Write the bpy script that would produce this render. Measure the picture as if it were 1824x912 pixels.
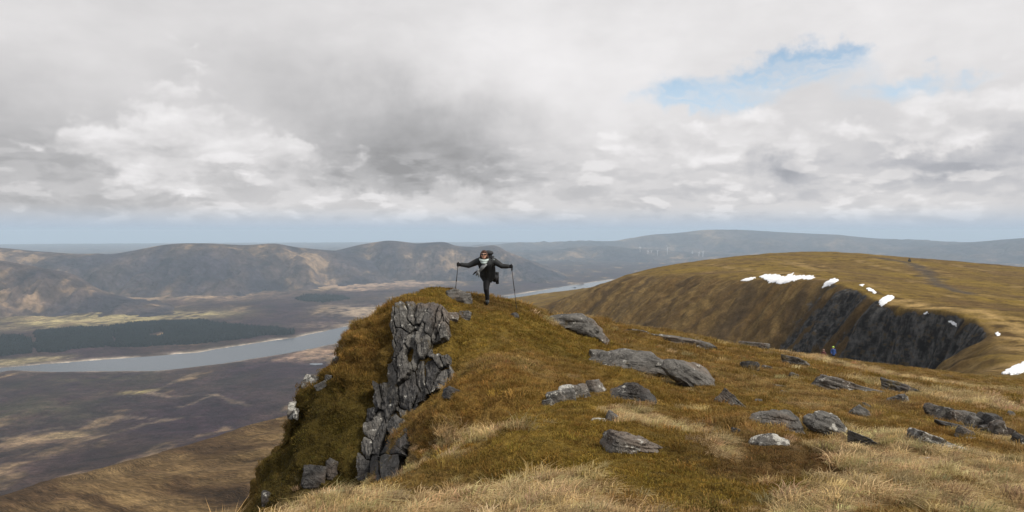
import bpy, bmesh, math, random
import numpy as np
from mathutils import Vector, Matrix, Euler

# ------------------------------------------------------------------ camera, sky, sun, exposure
for o in list(bpy.data.objects): bpy.data.objects.remove(o)
scene = bpy.context.scene
COL = scene.collection
F = 1378.0; CX = 912.0; CY = 456.0; Y0 = 411.0           # photograph pixels: focal length, centre, horizon row
PITCH = math.atan((CY - Y0) / F)
cam_d = bpy.data.cameras.new('camera'); cam = bpy.data.objects.new('camera', cam_d); COL.objects.link(cam)
cam_d.sensor_width = 36.0; cam_d.lens = 36.0 * F / 1824.0
cam_d.clip_start = 0.1; cam_d.clip_end = 300000.0
cam.location = (0, 0, 0); cam.rotation_euler = (math.pi / 2 - PITCH, 0, 0)
scene.camera = cam
SUN_DIR = Vector((0.62, -0.30, 0.72)).normalized()
vs = scene.view_settings
vs.view_transform = 'Standard'; vs.look = 'None'; vs.exposure = 0.0; vs.gamma = 1.0; vs.use_curve_mapping = False
cy = scene.cycles
cy.use_denoising = True
cy.max_bounces = 3; cy.diffuse_bounces = 2; cy.glossy_bounces = 1; cy.transmission_bounces = 1
cy.volume_bounces = 1; cy.transparent_max_bounces = 8
cy.sample_clamp_indirect = 4.0

class NT:
    """small helper for node trees"""
    def __init__(s, tree): s.t = tree; s.n = tree.nodes; s.l = tree.links
    def new(s, typ, **kw):
        n = s.n.new(typ)
        for k, v in kw.items(): setattr(n, k, v)
        return n
    def put(s, sock, v):
        if isinstance(v, bpy.types.NodeSocket): s.l.new(v, sock)
        elif v is not None:
            try: sock.default_value = v
            except Exception: sock.default_value = (*v, 1.0)
    def m(s, op, a, b=None, c=None, clamp=False):
        n = s.new('ShaderNodeMath', operation=op, use_clamp=clamp)
        s.put(n.inputs[0], a)
        if b is not None: s.put(n.inputs[1], b)
        if c is not None: s.put(n.inputs[2], c)
        return n.outputs[0]
    def v(s, op, a, b=None, c=None):
        n = s.new('ShaderNodeVectorMath', operation=op)
        s.put(n.inputs[0], a)
        if b is not None: s.put(n.inputs[1], b)
        if c is not None: s.put(n.inputs[2], c)
        return n.outputs['Value'] if op in ('DOT_PRODUCT', 'LENGTH') else n.outputs[0]
    def comb(s, x, y, z):
        n = s.new('ShaderNodeCombineXYZ')
        for i, q in enumerate((x, y, z)): s.put(n.inputs[i], q)
        return n.outputs[0]
    def noise(s, vec, scale, detail=4, rough=0.5, dist=0.0, out=0):
        n = s.new('ShaderNodeTexNoise'); s.put(n.inputs['Vector'], vec)
        n.inputs['Scale'].default_value = scale; n.inputs['Detail'].default_value = detail
        n.inputs['Roughness'].default_value = rough; n.inputs['Distortion'].default_value = dist
        return n.outputs[out]
    def smooth(s, x, a, b):
        n = s.new('ShaderNodeMapRange', interpolation_type='SMOOTHSTEP')
        s.put(n.inputs[0], x); s.put(n.inputs[1], a); s.put(n.inputs[2], b)
        return n.outputs[0]
    def mix(s, f, a, b, blend='MIX'):
        n = s.new('ShaderNodeMix', data_type='RGBA', blend_type=blend)
        s.put(n.inputs[0], f); s.put(n.inputs[6], a); s.put(n.inputs[7], b)
        return n.outputs[2]

# --- the sky: broken stratocumulus over a blue sky, laid out in directions
world = bpy.data.worlds.new('World'); scene.world = world; world.use_nodes = True
W = NT(world.node_tree); W.n.clear()
tc = W.new('ShaderNodeTexCoord').outputs['Generated']
d = W.v('NORMALIZE', tc)
sx = W.new('ShaderNodeSeparateXYZ'); W.put(sx.inputs[0], d)
az = W.m('ARCTAN2', sx.outputs[0], sx.outputs[1])
el = W.m('ARCSINE', sx.outputs[2])
AE = W.comb(az, el, 0.0)
PL = W.v('MULTIPLY', AE, (5.0, 10.5, 0))
wn1 = W.noise(AE, 7.0, 6, 0.55, out=1)
wn2 = W.noise(AE, 24.0, 5, 0.6, out=1)
sc1 = W.v('MULTIPLY', W.v('SUBTRACT', wn1, (0.5, 0.5, 0.5)), (0.22, 0.12, 0))
sc2 = W.v('MULTIPLY', W.v('SUBTRACT', wn2, (0.5, 0.5, 0.5)), (0.075, 0.05, 0))
AW = W.v('ADD', AE, W.v('ADD', sc1, sc2))
def blob(px, py, rx, ry):
    a0 = math.atan((px - CX) / F); e0 = (Y0 - py) / F * math.cos(a0)
    q = W.v('MULTIPLY', W.v('SUBTRACT', AW, (a0, e0, 0)), (F / rx, F / ry, 0))
    return W.m('POWER', 2.71828, W.m('MULTIPLY', W.v('DOT_PRODUCT', q, q), -1.0))
def total(items, start):
    acc = start
    for (px, py, rx, ry, amp) in items:
        acc = W.m('MULTIPLY_ADD', blob(px, py, rx, ry), amp, acc)
    return acc
soft = W.noise(PL, 0.75, 5, 0.5)
fine = W.noise(PL, 2.6, 6, 0.55, 0.25)
B = W.m('MULTIPLY_ADD', W.m('SUBTRACT', soft, 0.5), 0.26, 0.70)
B = W.m('MULTIPLY_ADD', W.m('SUBTRACT', fine, 0.5), 0.15, B)
B = total([(-20, 270, 230, 120, -.20), (560, 150, 170, 90, -.06), (720, 215, 190, 55, -.15), 
           (960, 90, 330, 130, .14), (1130, 200, 120, 90, .06), (1560, 60, 320, 90, .10),
           (1740, 275, 160, 22, -.15), (1375, 286, 52, 24, -.22), (1500, 320, 500, 26, -.02),
           (250, 345, 420, 30, -.04), (120, 60, 200, 50, .03)], B)
# flat-bottomed dark bank in the middle
sy = W.new('ShaderNodeSeparateXYZ'); W.put(sy.inputs[0], AW)
B = W.m('MULTIPLY_ADD', W.m('MULTIPLY', blob(735, 292, 200, 62), W.smooth(sy.outputs[1], (Y0 - 348) / F, (Y0 - 326) / F)), -0.30, B)
def heads(vec, sc):
    v_ = W.new('ShaderNodeTexVoronoi', feature='SMOOTH_F1', voronoi_dimensions='2D'); W.put(v_.inputs['Vector'], vec); v_.inputs['Scale'].default_value = sc
    v_.inputs['Smoothness'].default_value = 0.35; v_.inputs['Detail'].default_value = 2.0; v_.inputs['Roughness'].default_value = 0.5; return v_.outputs['Distance']
PLW = W.v('ADD', PL, W.v('MULTIPLY', W.v('SUBTRACT', wn2, (0.5, 0.5, 0.5)), (0.35, 0.35, 0)))
hd = heads(PLW, 2.4)
# sharper-edged cumulus heads
C = total([(330, 215, 90, 65, 1.0), (440, 275, 190, 38, 1.0), (230, 262, 120, 36, .75), (560, 275, 70, 24, .5),
           (1160, 255, 90, 36, .9), (1390, 215, 90, 38, 1.0), (1240, 270, 90, 36, .8), (1760, 190, 120, 45, 1.0),
           (1590, 240, 80, 28, .8), (1770, 340, 70, 20, .7), (1350, 335, 100, 16, .6)], 0.0)
bil = W.m('ABSOLUTE', W.m('SUBTRACT', W.noise(W.v('ADD', PL, (3.1, 1.7, 0)), 2.2, 5, 0.5, 0.3), 0.5))
C = W.m('MULTIPLY_ADD', W.m('SUBTRACT', fine, 0.5), 0.7, C)
C = W.m('MULTIPLY_ADD', hd, -0.9, W.m('ADD', C, 0.52))
cum = W.smooth(C, 0.22, 0.85)
B = W.m('MULTIPLY_ADD', cum, W.m('MULTIPLY_ADD', W.m('SUBTRACT', W.noise(PL, 5.5, 5, 0.55, 0.4), 0.5), 0.22, W.m('MULTIPLY_ADD', B, -0.75, W.m('MULTIPLY_ADD', hd, -0.22, 0.75))), B)
# small puffs in rows near the horizon
PA = W.v('MULTIPLY', AE, (13.0, 37.0, 0))
n_p = W.noise(PA, 1.0, 7, 0.58, 0.2)
PAW = W.v('ADD', PA, W.v('MULTIPLY', W.v('SUBTRACT', wn2, (0.5, 0.5, 0.5)), (0.5, 0.5, 0)))
hp_ = heads(PAW, 1.05)
n_p = W.m('ADD', W.m('MULTIPLY', n_p, 0.75), W.m('MULTIPLY_ADD', hp_, -0.22, 0.225))
n_q = W.noise(W.v('ADD', PA, (0.05, 0.32, 0)), 1.0, 7, 0.58, 0.2)
band = W.m('MULTIPLY', W.smooth(el, 0.004, 0.014), W.m('SUBTRACT', 1.0, W.smooth(el, 0.06, 0.14)))
puff = W.m('MULTIPLY', W.smooth(n_p, 0.47, 0.56), band)
B = W.m('MULTIPLY_ADD', puff, 0.11, B)
B = W.m('MULTIPLY_ADD', W.m('MULTIPLY', W.smooth(W.m('SUBTRACT', n_q, n_p), 0.02, 0.18), band), -0.08, B)
B = W.m('MINIMUM', W.m('MAXIMUM', B, 0.34), 0.88)
grey = W.mix(W.smooth(B, 0.35, 0.75), W.mix(W.smooth(az, -0.1, 0.4), (0.97, 0.965, 0.985, 1), (0.92, 0.945, 1.03, 1)), (1.0, 0.98, 0.985, 1))
cloud = W.v('SCALE', grey); cloud.node.inputs['Scale'].default_value = 1.0; W.l.new(B, cloud.node.inputs['Scale'])
# blue holes
G = total([(1265, 172, 150, 34, 1.1), (1390, 138, 110, 28, 1.1), (1466, 100, 40, 24, 1.1), (1180, 196, 70, 24, .6), (1610, 178, 105, 28, .95), (1680, 160, 40, 20, .4)], 0.0)
G = W.m('MULTIPLY_ADD', W.m('SUBTRACT', fine, 0.5), 1.0, G)
hole = W.m('MULTIPLY', W.smooth(G, 0.3, 1.3), W.m('MULTIPLY_ADD', W.smooth(W.noise(W.v('MULTIPLY', AW, (9, 42, 0)), 1.0, 5, 0.6), 0.35, 0.65), -.55, 1.0))
sky = W.new('ShaderNodeTexSky', sky_type='NISHITA', sun_disc=False)
sky.sun_elevation = math.asin(SUN_DIR.z); sky.sun_rotation = math.atan2(SUN_DIR.x, SUN_DIR.y)
sky.altitude = 900; sky.air_density = 1.0; sky.dust_density = 1.0
blue = W.v('SCALE', sky.outputs[0]); blue.node.inputs['Scale'].default_value = 0.11
thin = W.mix(W.m('MULTIPLY_ADD', W.smooth(el, 0.14, 0.24), -0.45, 0.80), blue, (0.58, 0.76, 0.92, 1))
col = W.mix(W.m('MULTIPLY', hole, W.m('SUBTRACT', 1.0, W.m('MULTIPLY', cum, 0.8))), cloud, thin)
low = W.m('SUBTRACT', 1.0, W.smooth(el, -0.004, 0.034))
col = W.mix(W.m('MULTIPLY', low, 0.97), col, (0.43, 0.525, 0.645, 1))
col = W.mix(W.smooth(el, -0.06, -0.035), (0.12, 0.12, 0.13, 1), col)
bg = W.new('ShaderNodeBackground'); W.put(bg.inputs[0], col); bg.inputs[1].default_value = 1.0
W.l.new(bg.outputs[0], W.new('ShaderNodeOutputWorld').inputs[0])

sun_d = bpy.data.lights.new('sun', 'SUN'); sun_d.energy = 4.0; sun_d.angle = math.radians(11); sun_d.color = (1.0, 0.93, 0.82)
sun = bpy.data.objects.new('sun', sun_d); COL.objects.link(sun)
sun.rotation_euler = SUN_DIR.to_track_quat('Z', 'Y').to_euler()

# ------------------------------------------------------------------ helpers
rng = np.random.default_rng(7)
_perm = np.arange(256); np.random.default_rng(3).shuffle(_perm); _perm = np.concatenate([_perm, _perm, _perm])
_grad = np.random.default_rng(5).normal(size=(256, 3)); _grad /= np.linalg.norm(_grad, axis=1)[:, None]
def perlin(x, y, z=0.0):
    x = np.asarray(x, float); y = np.asarray(y, float); z = np.zeros_like(x) + z
    xi = np.floor(x).astype(np.int64); yi = np.floor(y).astype(np.int64); zi = np.floor(z).astype(np.int64)
    xf = x - xi; yf = y - yi; zf = z - zi
    xi &= 255; yi &= 255; zi &= 255
    u = xf**3 * (xf * (xf * 6 - 15) + 10); v = yf**3 * (yf * (yf * 6 - 15) + 10); w = zf**3 * (zf * (zf * 6 - 15) + 10)
    def g(a, b, c):
        h = _perm[_perm[_perm[xi + a] + yi + b] + zi + c]
        q = _grad[h]
        return q[..., 0] * (xf - a) + q[..., 1] * (yf - b) + q[..., 2] * (zf - c)
    def L(a, b, t): return a + t * (b - a)
    return 1.5 * L(L(L(g(0,0,0), g(1,0,0), u), L(g(0,1,0), g(1,1,0), u), v), L(L(g(0,0,1), g(1,0,1), u), L(g(0,1,1), g(1,1,1), u), v), w)
def fbm(x, y, z=0.0, octv=4, gain=0.5, lac=2.03):
    a = 1.0; s = 0.0; f = 1.0; z = np.asarray(z, float)
    for k in range(octv):
        s = s + a * perlin(np.asarray(x) * f + 17.3 * k, np.asarray(y) * f - 9.1 * k, z * f + 3.7 * k); a *= gain; f *= lac
    return s
def sstep(x, a, b):
    t = np.clip((x - a) / (b - a), 0, 1); return t * t * (3 - 2 * t)
def lerp3(a, b, t): return a + (b - a) * np.asarray(t)[..., None]
ca, sa = math.cos(PITCH), math.sin(PITCH)
def ray(px, py):
    u = (np.asarray(px, float) - CX) / F; v = (CY - np.asarray(py, float)) / F
    return u, ca + v * sa, -sa + v * ca
def at(px, py, Y):
    """the point seen at a photograph pixel when it stands Y metres ahead"""
    x, y, z = ray(px, py); k = Y / y
    return np.array([x * k, Y + 0 * x, z * k])
def level(px, py, zz):
    x, y, z = ray(px, py); k = zz / z
    return np.array([x * k, y * k, zz + 0 * x])

def tag(o, label=None, cat=None, group=None, kind=None):
    if label: o['label'] = label
    if cat: o['category'] = cat
    if group: o['group'] = group
    if kind: o['kind'] = kind
    return o
def mesh_obj(name, verts, faces, mat, parent=None, smooth=True, color=None):
    me = bpy.data.meshes.new(name)
    verts = np.ascontiguousarray(verts, dtype=np.float32)
    if isinstance(faces, np.ndarray):
        n, k = faces.shape
        me.vertices.add(len(verts)); me.vertices.foreach_set('co', verts.ravel())
        me.loops.add(n * k); me.loops.foreach_set('vertex_index', faces.astype(np.int32).ravel())
        me.polygons.add(n); me.polygons.foreach_set('loop_start', (np.arange(n) * k).astype(np.int32))
        me.update(calc_edges=True); me.validate()
    else:
        me.from_pydata([tuple(map(float, p)) for p in verts], [], faces)
    if smooth: me.polygons.foreach_set('use_smooth', np.ones(len(me.polygons), bool))
    if color is not None:
        a = me.attributes.new('Col', 'FLOAT_COLOR', 'POINT')
        c = np.ones((len(verts), 4), np.float32); c[:, :3] = color; a.data.foreach_set('color', c.ravel())
    me.materials.append(mat)
    o = bpy.data.objects.new(name, me); COL.objects.link(o)
    if parent is not None: o.parent = parent
    return o
def empty(name, loc, rz=0.0):
    o = bpy.data.objects.new(name, None); COL.objects.link(o); o.location = loc; o.rotation_euler = (0, 0, rz); o.empty_display_size = 0.2
    return o
def grid_faces(nr, nc):
    i = np.arange(nr - 1)[:, None] * nc + np.arange(nc - 1)[None, :]
    return np.stack([i, i + 1, i + nc + 1, i + nc], -1).reshape(-1, 4)

# ------------------------------------------------------------------ materials
def mat(name):
    m = bpy.data.materials.new(name); m.use_nodes = True; t = NT(m.node_tree); t.n.clear()
    out = t.new('ShaderNodeOutputMaterial'); b = t.new('ShaderNodeBsdfPrincipled'); t.l.new(b.outputs[0], out.inputs[0])
    return m, t, b
def plain(name, c, rough=0.8, var=0.25, scale=8.0, spec=0.3):
    m, t, b = mat(name)
    pos = t.new('ShaderNodeTexCoord').outputs['Object']
    n = t.noise(pos, scale, 4, 0.6)
    k = t.m('MULTIPLY_ADD', n, 2 * var, 1 - var)
    cc = t.v('SCALE', tuple(c)); t.l.new(k, cc.node.inputs['Scale'])
    t.put(b.inputs['Base Color'], cc); b.inputs['Roughness'].default_value = rough
    b.inputs['Specular IOR Level'].default_value = spec
    return m
def ground_mat(name, scales, var, bump, bdist, rough=0.95, stretch=None, rocky=False):
    """vertex colour of the plant cover with grain at the given sizes"""
    m, t, b = mat(name)
    a = t.new('ShaderNodeAttribute', attribute_name='Col')
    pos = t.new('ShaderNodeNewGeometry').outputs['Position']
    k = 1.0; hs = None
    if stretch:       # grass raked one way
        sx_, sy_, q_ = stretch
        al = t.v('DOT_PRODUCT', pos, (sx_, sy_, 0)); ac = t.v('DOT_PRODUCT', pos, (-sy_ / q_, sx_ / q_, 0))
        wob = t.noise(pos, 0.02, 3, 0.5)
        pos = t.comb(t.m('MULTIPLY_ADD', wob, 25.0, al), ac, 0.0)
    for s in scales:
        n = t.noise(pos, s, 5, 0.62)
        f = t.m('MAXIMUM', t.m('MULTIPLY_ADD', n, 2 * var, 1 - var), 0.12)
        k = f if hs is None else t.m('MULTIPLY', k, f)
        hs = n if hs is None else t.m('ADD', hs, n)
    cc = t.v('SCALE', a.outputs['Color']); t.put(cc.node.inputs['Scale'], k)
    cf = cc
    if rocky:         # bare cliff: dark faces, paler ribs, ledges
        ra_ = t.new('ShaderNodeAttribute', attribute_name='Rock')
        r1 = t.noise(t.v('MULTIPLY', pos, (1, 1, .35)), 0.30, 6, 0.68); r2 = t.noise(t.v('MULTIPLY', pos, (.5, .5, 1)), 0.55, 5, 0.6)
        rc = t.mix(t.smooth(t.m('ADD', r1, t.m('MULTIPLY', r2, .5)), 0.62, 1.0), (.018, .017, .017, 1), (.115, .112, .108, 1))
        rc = t.mix(t.m('MULTIPLY', t.smooth(r2, .54, .66), .8), rc, (.07, .048, .022, 1))
        cf = t.mix(t.smooth(t.m('ADD', ra_.outputs['Fac'], t.m('MULTIPLY_ADD', r1, .9, -.45)), .38, .6), cc, rc)
    t.put(b.inputs['Base Color'], cf)
    bp = t.new('ShaderNodeBump'); bp.inputs['Strength'].default_value = bump; bp.inputs['Distance'].default_value = bdist
    t.put(bp.inputs['Height'], hs); t.l.new(bp.outputs[0], b.inputs['Normal'])
    b.inputs['Roughness'].default_value = rough; b.inputs['Specular IOR Level'].default_value = 0.1
    return m
M_turf = ground_mat('turf', [0.16, 0.8, 3.5, 14.0], 0.75, 0.9, 0.12, rocky=True)
M_moor = ground_mat('moorland', [0.0035, 0.012, 0.035, 0.10], 1.1, 0.8, 14.0)
M_far = ground_mat('far_hill', [0.002, 0.008, 0.03], 1.0, 0.6, 40.0)

def rock_mat(name, base, lichen, warm=0.3):
    m, t, b = mat(name)
    tco = t.new('ShaderNodeTexCoord'); oi = t.new('ShaderNodeObjectInfo')
    pos = t.v('ADD', tco.outputs['Object'], t.v('SCALE', oi.outputs['Location']))
    n1 = t.noise(pos, 1.7, 6, 0.62); n2 = t.noise(pos, 9.0, 6, 0.65); n3 = t.noise(pos, 40.0, 4, 0.6)
    st = t.noise(t.v('MULTIPLY', pos, (1.2, 1.2, 9.0)), 2.0, 5, 0.6)
    k = t.m('ADD', t.m('MULTIPLY', n1, 0.8), t.m('ADD', t.m('MULTIPLY', n2, 0.8), t.m('MULTIPLY', st, 0.5)))
    c = t.mix(t.smooth(k, 0.68, 1.42), tuple(0.32 * q for q in base), tuple(1.25 * q for q in base))
    c = t.mix(t.m('MULTIPLY', t.smooth(t.noise(pos, 0.9, 3), 0.5, 0.68), warm), c, (0.20, 0.13, 0.085, 1))
    pale = t.smooth(t.m('ADD', t.noise(t.v('ADD', pos, (7, 3, 1)), 5.5, 5, 0.68), t.m('MULTIPLY', n3, 0.08)), 0.64 - lichen, 0.70 - lichen)
    c = t.mix(t.m('MULTIPLY', pale, 0.8), c, (0.50, 0.49, 0.45, 1))
    moss = t.smooth(t.noise(t.v('ADD', pos, (2, 9, 4)), 2.4, 5, 0.65), 0.60, 0.68)
    c = t.mix(t.m('MULTIPLY', moss, 0.65), c, (0.085, 0.06, 0.018, 1))
    vr = t.new('ShaderNodeTexVoronoi', feature='DISTANCE_TO_EDGE'); t.put(vr.inputs['Vector'], t.v('ADD', t.v('MULTIPLY', pos, (1, 1, 2.2)), t.v('SCALE', t.noise(pos, 3.0, 4, 0.6, out=1))))
    vr.inputs['Scale'].default_value = 1.6
    crack = t.smooth(vr.outputs['Distance'], 0.0, 0.03)
    c = t.mix(crack, t.mix(.6, c, (.02, .019, .018, 1)), c)
    t.put(b.inputs['Base Color'], c); b.inputs['Roughness'].default_value = 0.9; b.inputs['Specular IOR Level'].default_value = 0.2
    h = t.m('ADD', t.m('MULTIPLY', crack, 0.35), t.m('ADD', n2, t.m('ADD', t.m('MULTIPLY', n3, 0.4), t.m('MULTIPLY', st, 0.4))))
    bp = t.new('ShaderNodeBump'); bp.inputs['Strength'].default_value = 0.9; bp.inputs['Distance'].default_value = 0.07
    t.put(bp.inputs['Height'], h); t.l.new(bp.outputs[0], b.inputs['Normal'])
    return m
M_rock = rock_mat('schist', (0.145, 0.138, 0.128), -0.01)
M_rockl = rock_mat('lichened_schist', (0.15, 0.144, 0.134), 0.03)
M_rockw = rock_mat('whitened_schist', (0.17, 0.165, 0.155), 0.13, 0.1)
M_rockd = rock_mat('dark_schist', (0.085, 0.082, 0.08), -0.03, 0.2)
M_quartz = rock_mat('quartz', (0.40, 0.39, 0.37), 0.25, 0.0)
M_snow = plain('old_snow', (0.74, 0.76, 0.79), 0.7, 0.14, .35)

# ------------------------------------------------------------------ the ridge, the crag and the hill across the corrie: one sheet of ground
NEAR = [(480,945,7.6),(600,925,7.4),(760,916,7.3),(912,912,7.2),(1200,912,7.2),(1500,912,7.4),(1824,912,7.6),
 (520,918,8.0),(640,885,8.8),(760,826,10.0),(840,791,10.8),(895,757,11.8),(700,900,8.3),(820,845,9.2),
 (912,800,9.8),(1100,800,9.8),(1300,800,10.4),(1500,800,11.2),(1700,800,12.2),(1824,800,13),
 (1000,745,11.8),(1100,735,12.3),(1250,735,13.8),(1400,735,15.5),(1550,735,17.5),(1700,735,20),(1824,735,23),
 (950,690,13.8),(1050,690,15),(1180,695,16),(1300,695,18.6),(1450,695,22),(1600,695,27),(1824,695,45),
 (900,640,16),(1000,640,18.5),(1150,655,21),(1300,645,27),(1420,655,33),(1550,670,42),(1700,690,48),
 (880,600,17.8),(960,600,20.3),(1080,608,24.5),(850,575,19),(912,565,20),(1000,587,22.8),(1080,585,29),(1200,605,35),
 (870,541,21),(835,541,20.6),(925,549,21.2),(900,540,22.3),(960,551,24),(1050,568,29.5),(1120,584,35),(1200,595,41),(1300,612,52),
 (1400,628,64),(1480,642,80),(1600,662,100),(1680,675,118),(1750,670,155),(1824,672,150),(1824,685,95),
 (870,695,13.6),(830,720,13.3),(800,760,12.9),(760,790,12.9),(730,760,14.6),(700,805,15.0),(840,660,15.2),(800,695,15.2),(760,725,15.4),
 (660,852,15.1),(710,792,15.8),(735,720,16.4),(800,680,16.3),(690,720,16.8),(730,650,17.1),(770,640,17.1),(815,640,16.8),(840,610,17.4),
 (715,562,17.9),(770,553,18.0),(830,562,18.1),(750,541,18.9),(760,528,20),(810,524,20.6),(700,542,19.2),
 (660,582,18.2),(640,640,17.5),(600,700,16.9),(560,760,16.5),(520,820,16.1),(600,800,16),(640,740,16.6),(650,800,15.7),(560,850,15.4),(500,860,15.6),(480,905,15.2),
 (672,570,19.2),(625,618,18.6),(585,660,18.2),(545,690,18.0),(512,725,17.6),(492,790,17.1),(473,850,16.5)]
RAW = [(-2.6,10.4,-4.9),(-1.3,12.0,-4.25),(-3.0,12.6,-5.9),(-4.5,12.8,-7.0),(-4.6,9.5,-6.0),(-0.6,12.4,-3.5),(0,0,-1.62),(3,1,-1.8),(-2.2,2,-1.9),(0,4,-2.15),(4,4,-2.3),(-2.4,5,-2.4)]
cp = np.concatenate([np.array([at(*p) for p in NEAR]), np.array(RAW, float)])
class RBF:
    def __init__(s, P, phi, smooth):
        s.P = P[:, :2]; s.phi = phi; n = len(P)
        K = phi(np.hypot(*(s.P[:, None] - s.P[None]).transpose(2, 0, 1))) + smooth * np.eye(n)
        Q = np.c_[np.ones(n), s.P]
        A = np.block([[K, Q], [Q.T, np.zeros((3, 3))]])
        s.w = np.linalg.solve(A, np.r_[P[:, 2], 0, 0, 0]); s.n = n
    def __call__(s, x, y):
        x = np.ravel(x); y = np.ravel(y); out = np.empty(len(x))
        for i in range(0, len(x), 40000):
            xx = x[i:i+40000]; yy = y[i:i+40000]
            r = np.hypot(xx[:, None] - s.P[:, 0], yy[:, None] - s.P[:, 1])
            out[i:i+40000] = s.phi(r) @ s.w[:s.n] + s.w[s.n] + s.w[s.n+1] * xx + s.w[s.n+2] * yy
        return out
near = RBF(cp, lambda r: -np.sqrt(r * r + 0.7**2), 0.02)
FAR = [(1450,449,900),(1330,456,870),(1210,471,800),(1100,495,760),(1550,453,860),(1620,459,800),(1700,467,740),(1824,482,660),(1950,500,600),
 (1600,500,520),(1700,520,430),(1824,540,380),(1824,590,275),(1840,640,210),(1750,670,155),(1824,672,150),(1824,685,95),(1680,675,118),(1600,662,100),
 (1400,480,600),(1500,485,520),(1795,650,205),(1776,600,270),(1740,571,300),(1680,554,322),(1600,546,347),(1580,539,362),(1530,516,402),(1480,502,432),(1400,499,472),
 (1320,494,522),(1250,488,590),(1150,489,660),(1050,516,740),(985,542,800)]
fp = np.concatenate([np.array([at(*p) for p in FAR]), np.array([(350,1350,-75),(600,1200,-80),(150,1250,-95),(750,800,-60),(500,300,-45),(300,100,-35)], float)])
far_ = RBF(fp / np.array([100, 100, 1.0]), lambda r: np.where(r > 1e-9, r * r * np.log(np.maximum(r, 1e-9)), 0), 0.004)
# edge of the high ground: (point, steepness, rounding width)
EDGE = [((-3.6,-30),1.2,.6),((-2.7,3),1.3,.5),((-2.45,7.4),1.8,.35),((-3.6,10.0),3.0,.4),((-5.0,13.4),4.5,.3)]
EDGE += [(tuple(at(px,py,Y)[:2]),k,w) for (px,py,Y,k,w) in [
 (476,850,16.5,5,.2),(494,790,17.1,5,.2),(512,725,17.6,4.5,.2),(545,690,18.0,3.0,.3),(585,660,18.2,2.2,.3),(625,618,18.6,2.4,.4),(672,570,19.2,2.0,.5),
 (705,540,20.0,1.6,.7),(745,528,21.0,1.2,.8),(800,523,21.8,1.0,.8),(870,537,22.9,.8,.8),(910,540,23.2,.7,.8),(960,551,24.6,.7,1),(1050,568,30.2,.7,1.2),
 (1120,584,36,.65,1.5),(1200,595,42,.65,2),(1300,612,53,.65,2.5),(1400,628,66,.65,3),(1480,642,82,.65,3),(1600,662,103,.65,4),(1680,675,121,.7,5),(1730,672,150,.7,5),
 (1795,650,205,.75,5),(1776,600,270,1.1,3),(1740,571,300,2.4,1.5),(1680,554,322,3.0,1.2),(1600,546,347,3.0,1.2),(1580,539,362,1.6,3),(1530,516,402,1.5,3),(1480,502,432,1.3,5),
 (1400,499,472,.85,9),(1320,494,522,.72,14),(1250,488,590,.70,18),(1150,489,660,.68,24),(1050,516,740,.68,26),(985,542,800,.70,24)]]
EDGE += [((0,1000),.7,40),((-20,1500),.7,40),((1500,1900),.7,40),((1500,-30),.7,40)]
ev = np.array([e[0] for e in EDGE], float); ek = np.array([e[1] for e in EDGE]); ew = np.array([e[2] for e in EDGE])
def edge_info(x, y):
    """signed distance (outside positive), nearest edge point, arc length, steepness, rounding"""
    x = np.ravel(x); y = np.ravel(y); n = len(ev)
    best = np.full(len(x), 1e18); nx = np.zeros(len(x)); ny = nx.copy(); tt = nx.copy(); kk = nx.copy(); ww = nx.copy()
    inside = np.zeros(len(x), bool); L = 0.0
    for i in range(n):
        a = ev[i]; b = ev[(i + 1) % n]; ab = b - a; l = np.hypot(*ab)
        t = np.clip(((x - a[0]) * ab[0] + (y - a[1]) * ab[1]) / (l * l), 0, 1)
        qx = a[0] + t * ab[0]; qy = a[1] + t * ab[1]; dd = (x - qx)**2 + (y - qy)**2
        m_ = dd < best
        best[m_] = dd[m_]; nx[m_] = qx[m_]; ny[m_] = qy[m_]; tt[m_] = L + t[m_] * l
        j = (i + 1) % n
        kk[m_] = ek[i] + t[m_] * (ek[j] - ek[i]); ww[m_] = ew[i] + t[m_] * (ew[j] - ew[i])
        cond = (a[1] > y) != (b[1] > y)
        with np.errstate(divide='ignore', invalid='ignore'):
            xin = a[0] + (y - a[1]) * ab[0] / ab[1] if ab[1] != 0 else np.full(len(x), -1e9)
        inside ^= cond & (x < xin)
        L += l
    s = np.sqrt(best); s[inside] *= -1
    return s, nx, ny, tt, kk, ww
def plateau(x, y):
    r = np.hypot(x, y); out = np.empty(len(r)); w = sstep(r, 110, 175)
    a = r < 175; b = r > 110
    hn = np.zeros(len(r)); hf = np.zeros(len(r))
    hn[a] = near(x[a], y[a]); hf[b] = far_(x[b] / 100, y[b] / 100)
    return hn * (1 - w) + hf * w
PERSON = at(868, 541, 21.0)
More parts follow.
